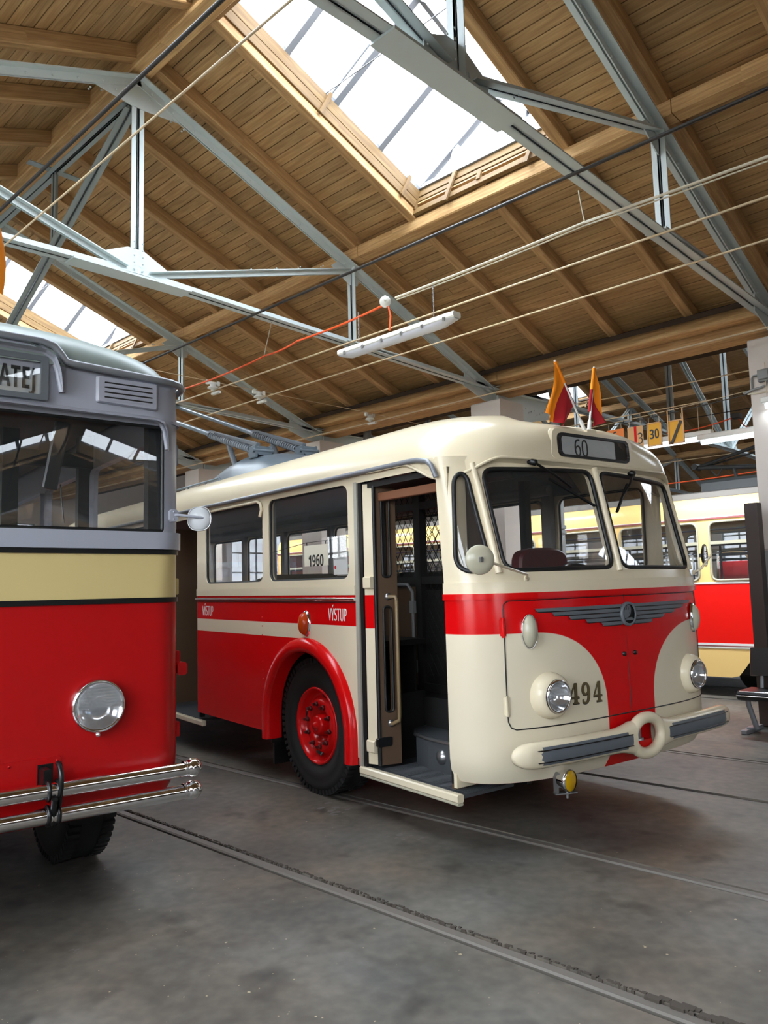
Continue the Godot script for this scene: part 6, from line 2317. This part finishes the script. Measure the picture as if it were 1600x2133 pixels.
func build_tram_hall_things() -> void:
	tube_lamp("lit tube lamp behind the hanging route plates", 10.4, 3.50, 5.15, 3.98)
	tube_lamp("lit tube lamp between the route plates and the white column", 10.2, 3.41, 4.08, 2.85)
	for k in 4:
		tube_lamp("lit tube lamp farther along the tram hall roof", 10.4, 3.50, 7.6 + 2.4 * k, 6.4 + 2.4 * k, "lamps along the tram hall")
	tube_lamp("lit tube lamp fixed to the near face of the white column", 9.29, 3.55, 2.97, 2.63, "", 0.06)
	wire([P(10.4, 4.0, 3.9), P(10.4, 4.0, 15.0), P(10.4, 4.0, 22.9)], 0.008, "lamp_wire", M.wire)
	tag(get_child(get_child_count() - 1), "wire carrying the row of lit tube lamps beside the tram", "wire")
	# wires and cables beyond the columns
	var set_ := [[10.5, 5.06, 5.59, 4.78, 3.5, 0.004, M.wire, "thin wire crossing high behind the flags in the tram hall"], [10.5, 4.36, 6.6, 4.32, 2.0, 0.009, M.wire, "bare wire behind the flags, meeting the white column above its cable box"], [13.2, 4.45, 9.0, 4.40, 1.0, 0.008, M.wire_dark, "dark trolley wire over the tram, behind the diagonal plate"], [13.9, 4.2, 9.0, 4.15, 1.0, 0.008, M.wire_dark, "lower dark trolley wire over the tram, just above the lit lamps"], [12.6, 3.62, 9.0, 3.62, 1.0, 0.008, M.wire, "pale trolley wire close above the grey pantograph"]]
	for q in set_:
		wire(catenary(P(q[0], q[1], q[2]), P(q[0], q[3], q[4]), 0.02, 6), q[5], "hall_wire", q[6])
		tag(get_child(get_child_count() - 1), q[7], "wire")
	var oc := thing("orange_cable", "orange cable looping from behind the diagonal plate to a black box by the column", "cable")
	wire(catenary(P(12, 3.97, 5.3), P(12, 4.05, 4.25), 0.04, 10), 0.011, "cable", M.orange, oc)
	wire([P(12.0, 4.04, 4.2), P(12.2, 3.95, 4.2), P(12.45, 3.93, 4.2)], 0.009, "cable", M.orange, oc)
	fin(bx(P(11.95, 4.02, 4.28), P(12.08, 4.10, 4.16), 0.01), "cable_box", M.wire_dark, oc)
	oc = thing("orange_cable", "orange cable low over the tram roof, touching the cream bus's right shoulder", "cable")
	wire(catenary(P(12.4, 3.22, 5.9), P(12.4, 3.30, 3.2), 0.03, 10), 0.011, "cable", M.orange, oc)
	# conduit box on the column
	var o := thing("cable_box", "grey square cable box with bent conduits on the white column", "cable box")
	var s := bx(P(9.27, 3.84, 3.0), P(9.35, 3.98, 2.86), 0.012)
	box(s, P(9.26, 3.91, 2.93), Vector3(0.02, 0.10, 0.10), 0.006)
	fin(s, "box", M.wall_grey, o)
	for q in [[P(9.32, 3.93, 3.0), P(9.32, 3.93, 3.06), P(9.32, 3.90, 3.08), P(9.32, 3.78, 3.08), P(9.32, 3.76, 3.10), P(9.32, 3.74, 3.17)], [P(9.32, 3.84, 2.92), P(9.32, 3.80, 2.93), P(9.32, 3.785, 2.97), P(9.32, 3.77, 3.08), P(9.32, 3.75, 3.18)]]: wire(q, 0.012, "conduit", M.wall_grey, o)
	# route plates on their wire
	var w := thing("plate_wire", "double wire with short pins carrying the route plates, tied to the column", "wire")
	wire(catenary(P(9.34, 3.735, 3.14), P(9.36, 3.62, 6.6), 0.03, 12), 0.006, "wire", M.wire_dark, w)
	wire(catenary(P(9.34, 3.70, 2.55), P(9.34, 3.735, 3.14), 0.0, 3), 0.012, "conduit", M.cable, w)
	wire(catenary(P(9.34, 3.775, 3.14), P(9.36, 3.67, 6.6), 0.035, 12), 0.004, "wire", M.wire, w)
	for k in 9: wire([P(9.35, 3.62 + 0.012 * k, 4.9 - 0.2 * k), P(9.35, 3.69 + 0.012 * k, 4.9 - 0.2 * k)], 0.004, "pin", M.wire_dark, w, 4)
	var face := Basis(Vector3(0, 0, 1), Vector3.UP, Vector3(-1, 0, 0))
	var plates := [["orange wooden plate half hidden by the cream bus roof, leftmost of the hanging route plates", 4.82, 3.42, 3.595, 0.24, mat(Color(0.85, 0.45, 0.15), 0.6)], ["bare wooden route plate with a red stripe and a black 3", 4.545, 3.30, 3.59, 0.21, M.sign_wood], ["yellow route plate with a light wooden frame and black number 30", 4.29, 3.30, 3.60, 0.19, M.sign_yellow], ["yellow route plate with a grey diagonal bar, hung on two long wooden battens", 4.01, 3.29, 3.585, 0.20, M.sign_yellow]]
	for k in 4:
		var q: Array = plates[k]
		var p := thing("route_plate", q[0], "sign", "", Transform3D(face, P(9.34, q[2], q[1])))
		var W: float = q[4]
		var H: float = q[3] - q[2]
		fin(bx(Vector3(-W / 2, 0, -0.008), Vector3(W / 2, H, 0.0), 0.003), "board", q[5], p)
		if k >= 2:
			s = st()
			for e in [-1.0, 1.0]: box(s, Vector3(e * (W / 2 - 0.008), H / 2, 0.003), Vector3(0.016, H, 0.012), 0.003)
			for y in [0.008, H - 0.008]: box(s, Vector3(0, y, 0.003), Vector3(W, 0.016, 0.012), 0.003)
			fin(s, "frame", M.sign_wood, p)
		if k == 3:
			s = st()
			bar(s, Vector3(-0.065, 0.0, 0.006), Vector3(0.07, H - 0.02, 0.006), Vector3.BACK, 0.036, 0.006)
			fin(s, "diagonal_bar", M.wire_dark, p)
			s = st()
			for e in [-1.0, 1.0]: box(s, Vector3(e * (W / 2 - 0.006), H / 2 + 0.07, 0.010), Vector3(0.014, H + 0.12, 0.01), 0.002)
			fin(s, "batten", M.sign_wood, p)
		if k == 2: write("30", 0.165, Vector3(0, 0.150, 0.002), Basis(), 0.72, M.black, p, "number", 0.002)
		if k == 1:
			fin(bx(Vector3(-0.015, 0, 0.0), Vector3(0.020, H, 0.0015)), "stripe", M.red, p)
			write("3", 0.20, Vector3(0.066, 0.125, 0.002), Basis(), 0.75, M.black, p, "number", 0.002, false, false)
		if k == 0: write("6", 0.15, Vector3(-0.01, 0.09, 0.002), Basis(), 0.8, M.black, p, "number", 0.002)
		s = st()
		for e in [-1.0, 1.0]: tube(s, [Vector3(e * W * 0.36, H, 0), Vector3(e * W * 0.36, H + 0.07, 0.0)], 0.004, 5)
		fin(s, "hook", M.wire, p)

func flag_of(label: String, xf: Transform3D, base: Vector3, top: Vector3, h0: Vector3, h1: Vector3, e0: Vector3, e1: Vector3, ph: float) -> void:
	var o := thing("flag", label, "flag", "", xf)
	var s := st()
	tube(s, [base, top + (top - base).normalized() * 0.01], 0.0075, 8)
	lathe(s, [[0.014, 0.0], [0.014, 0.09], [0.010, 0.10]], 10, along(base, top - base))
	fin(s, "pole", M.white, o)
	for half in [[0.0, 0.5, "yellow_sleeve", M.flag_yellow], [0.5, 1.0, "red_sleeve", M.flag_red]]:
		s = st()
		tube(s, [h0.lerp(h1, half[0]), h0.lerp(h1, half[1])], 0.012, 8)
		fin(s, half[2], half[3], o)
	for half in [[0.0, 0.5, "yellow_half", M.flag_yellow], [0.5, 1.0, "red_half", M.flag_red]]:
		s = st()
		grid(s, 10, 14, func(a, b):
			var t: float = lerpf(half[0], half[1], a)
			var p := h0.lerp(h1, t).lerp(e0.lerp(e1, t), b)
			var fold = sin(t * 10.0 + ph) * 0.045 * b * (1.0 - 0.3 * b) + sin(t * 4.0 + b * 3.0 + ph) * 0.02 * b
			return p + Vector3(0.02 * sin(b * 5.0 + t * 6.0) * b, 0, fold))
		fin(s, half[2], half[3], o)

func build_small_things() -> void:
	var bus := get_node("trolleybus") as Node3D
	var xf := bus.transform
	flag_of("yellow and red pennant leaning left on a short white pole above the route box", xf, Vector3(-0.012, 2.64, -0.44), Vector3(-0.291, 3.117, -0.45), Vector3(-0.291, 3.117, -0.45), Vector3(-0.115, 2.83, -0.45), Vector3(-0.385, 2.745, -0.47), Vector3(-0.215, 2.655, -0.46), 0.4)
	flag_of("yellow and red pennant leaning right, nearer to the route plates", xf, Vector3(0.022, 2.64, -0.44), Vector3(0.131, 3.13, -0.45), Vector3(0.131, 3.13, -0.45), Vector3(0.052, 2.80, -0.45), Vector3(0.235, 2.775, -0.47), Vector3(0.13, 2.70, -0.46), 2.0)
	# year plate and notice hanging in the side window
	var in_win := Transform3D(xf.basis * Basis(Vector3(0, 0, 1), Vector3.UP, Vector3(-1, 0, 0)), xf * Vector3(-1.195, 0, 0))
	var p := thing("year_plate", "cream plate with black number 1960 hanging in the side window", "sign", "", in_win)
	fin(bx(Vector3(-2.345, 1.765, 0.0), Vector3(-1.995, 1.93, 0.006), 0.0025), "board", mat(Color(0.80, 0.78, 0.70), 0.5), p)
	write("1960", 0.125, Vector3(-2.17, 1.805, 0.007), Basis(), 0.82, M.black, p, "number", 0.002)
	var s := st()
	for x in [-2.31, -2.03]: tube(s, [Vector3(x, 1.93, 0.003), Vector3(x, 1.955, 0.003)], 0.004, 5)
	fin(s, "hook", M.black, p)
	var n := thing("notice", "white printed notice sheet taped in the side window beside the 1960 plate", "notice", "", in_win)
	fin(bx(Vector3(-1.925, 1.69, 0.0), Vector3(-1.735, 1.975, 0.002)), "sheet", M.paper, n)
	s = st()
	var y := 1.962
	while y > 1.80:
		var x := -1.915
		while x < -1.75:
			var l := rng.randf_range(0.006, 0.022)
			if x + l < -1.745 and rng.randf() > 0.06: quad(s, Vector3(x, y, 0.0026), Vector3(x + l, y, 0.0026), Vector3(x + l, y + 0.0022, 0.0026), Vector3(x, y + 0.0022, 0.0026))
			x += l + 0.003
		y -= 0.0055
	stuff(fin(s, "print", M.wire_dark, n))
	s = st()
	lathe(s, [[0.014, 0.0026], [0.0, 0.003]], 16, Transform3D(Basis(Vector3.RIGHT, Vector3.BACK, Vector3.DOWN), Vector3(-1.90, 1.745, 0)))
	fin(s, "stamp", M.red, n)
	wire([in_win * Vector3(-2.90, 1.905, -0.01), in_win * Vector3(-2.33, 1.955, -0.004), in_win * Vector3(-1.69, 1.96, -0.01)], 0.0025, "window_wire", M.black)
	tag(get_child(get_child_count() - 1), "thin dark wire across the side window holding the 1960 plate", "wire")

func _ready() -> void:
	rng.seed = 7
	# camera
	var cam := Camera3D.new()
	cam.name = "camera"
	add_child(cam)
	cam.transform = Transform3D(Basis(Vector3(0.698, -0.025, 0.716), Vector3(-0.056, 0.994, 0.09), Vector3(-0.714, -0.103, 0.693)).orthonormalized(), Vector3(0, 1.55, 0))
	cam.fov = 66.382
	cam.near = 0.05
	cam.far = 200.0
	cam.current = true
	# sky and exposure
	var env := Environment.new()
	var sky := Sky.new()
	var sm := ProceduralSkyMaterial.new()
	sm.sky_top_color = Color(0.90, 0.95, 1.0)
	sm.sky_horizon_color = Color(0.97, 0.985, 1.0)
	sm.ground_horizon_color = Color(0.62, 0.62, 0.60)
	sm.ground_bottom_color = Color(0.40, 0.40, 0.38)
	sm.energy_multiplier = 1.0
	sm.sun_angle_max = 0.0
	sky.sky_material = sm
	env.background_mode = Environment.BG_SKY
	env.sky = sky
	env.background_energy_multiplier = 6.0
	env.tonemap_mode = Environment.TONE_MAPPER_LINEAR
	env.tonemap_exposure = 3.1
	env.sdfgi_enabled = true
	env.ssao_enabled = true
	env.ssil_enabled = true
	var we := WorldEnvironment.new()
	we.name = "world"
	we.environment = env
	add_child(we)
	make_materials()
	M.maroon_bright = mat(Color(0.62, 0.05, 0.07), 0.4)
	build_floor()
	build_walls()
	build_roof()
	build_second_nave()
	build_columns()
	build_trusses()
	build_trolleybus()
	build_left_bus()
	build_tram()
	build_bench()
	build_wires()
	build_tram_hall_things()
	build_small_things()
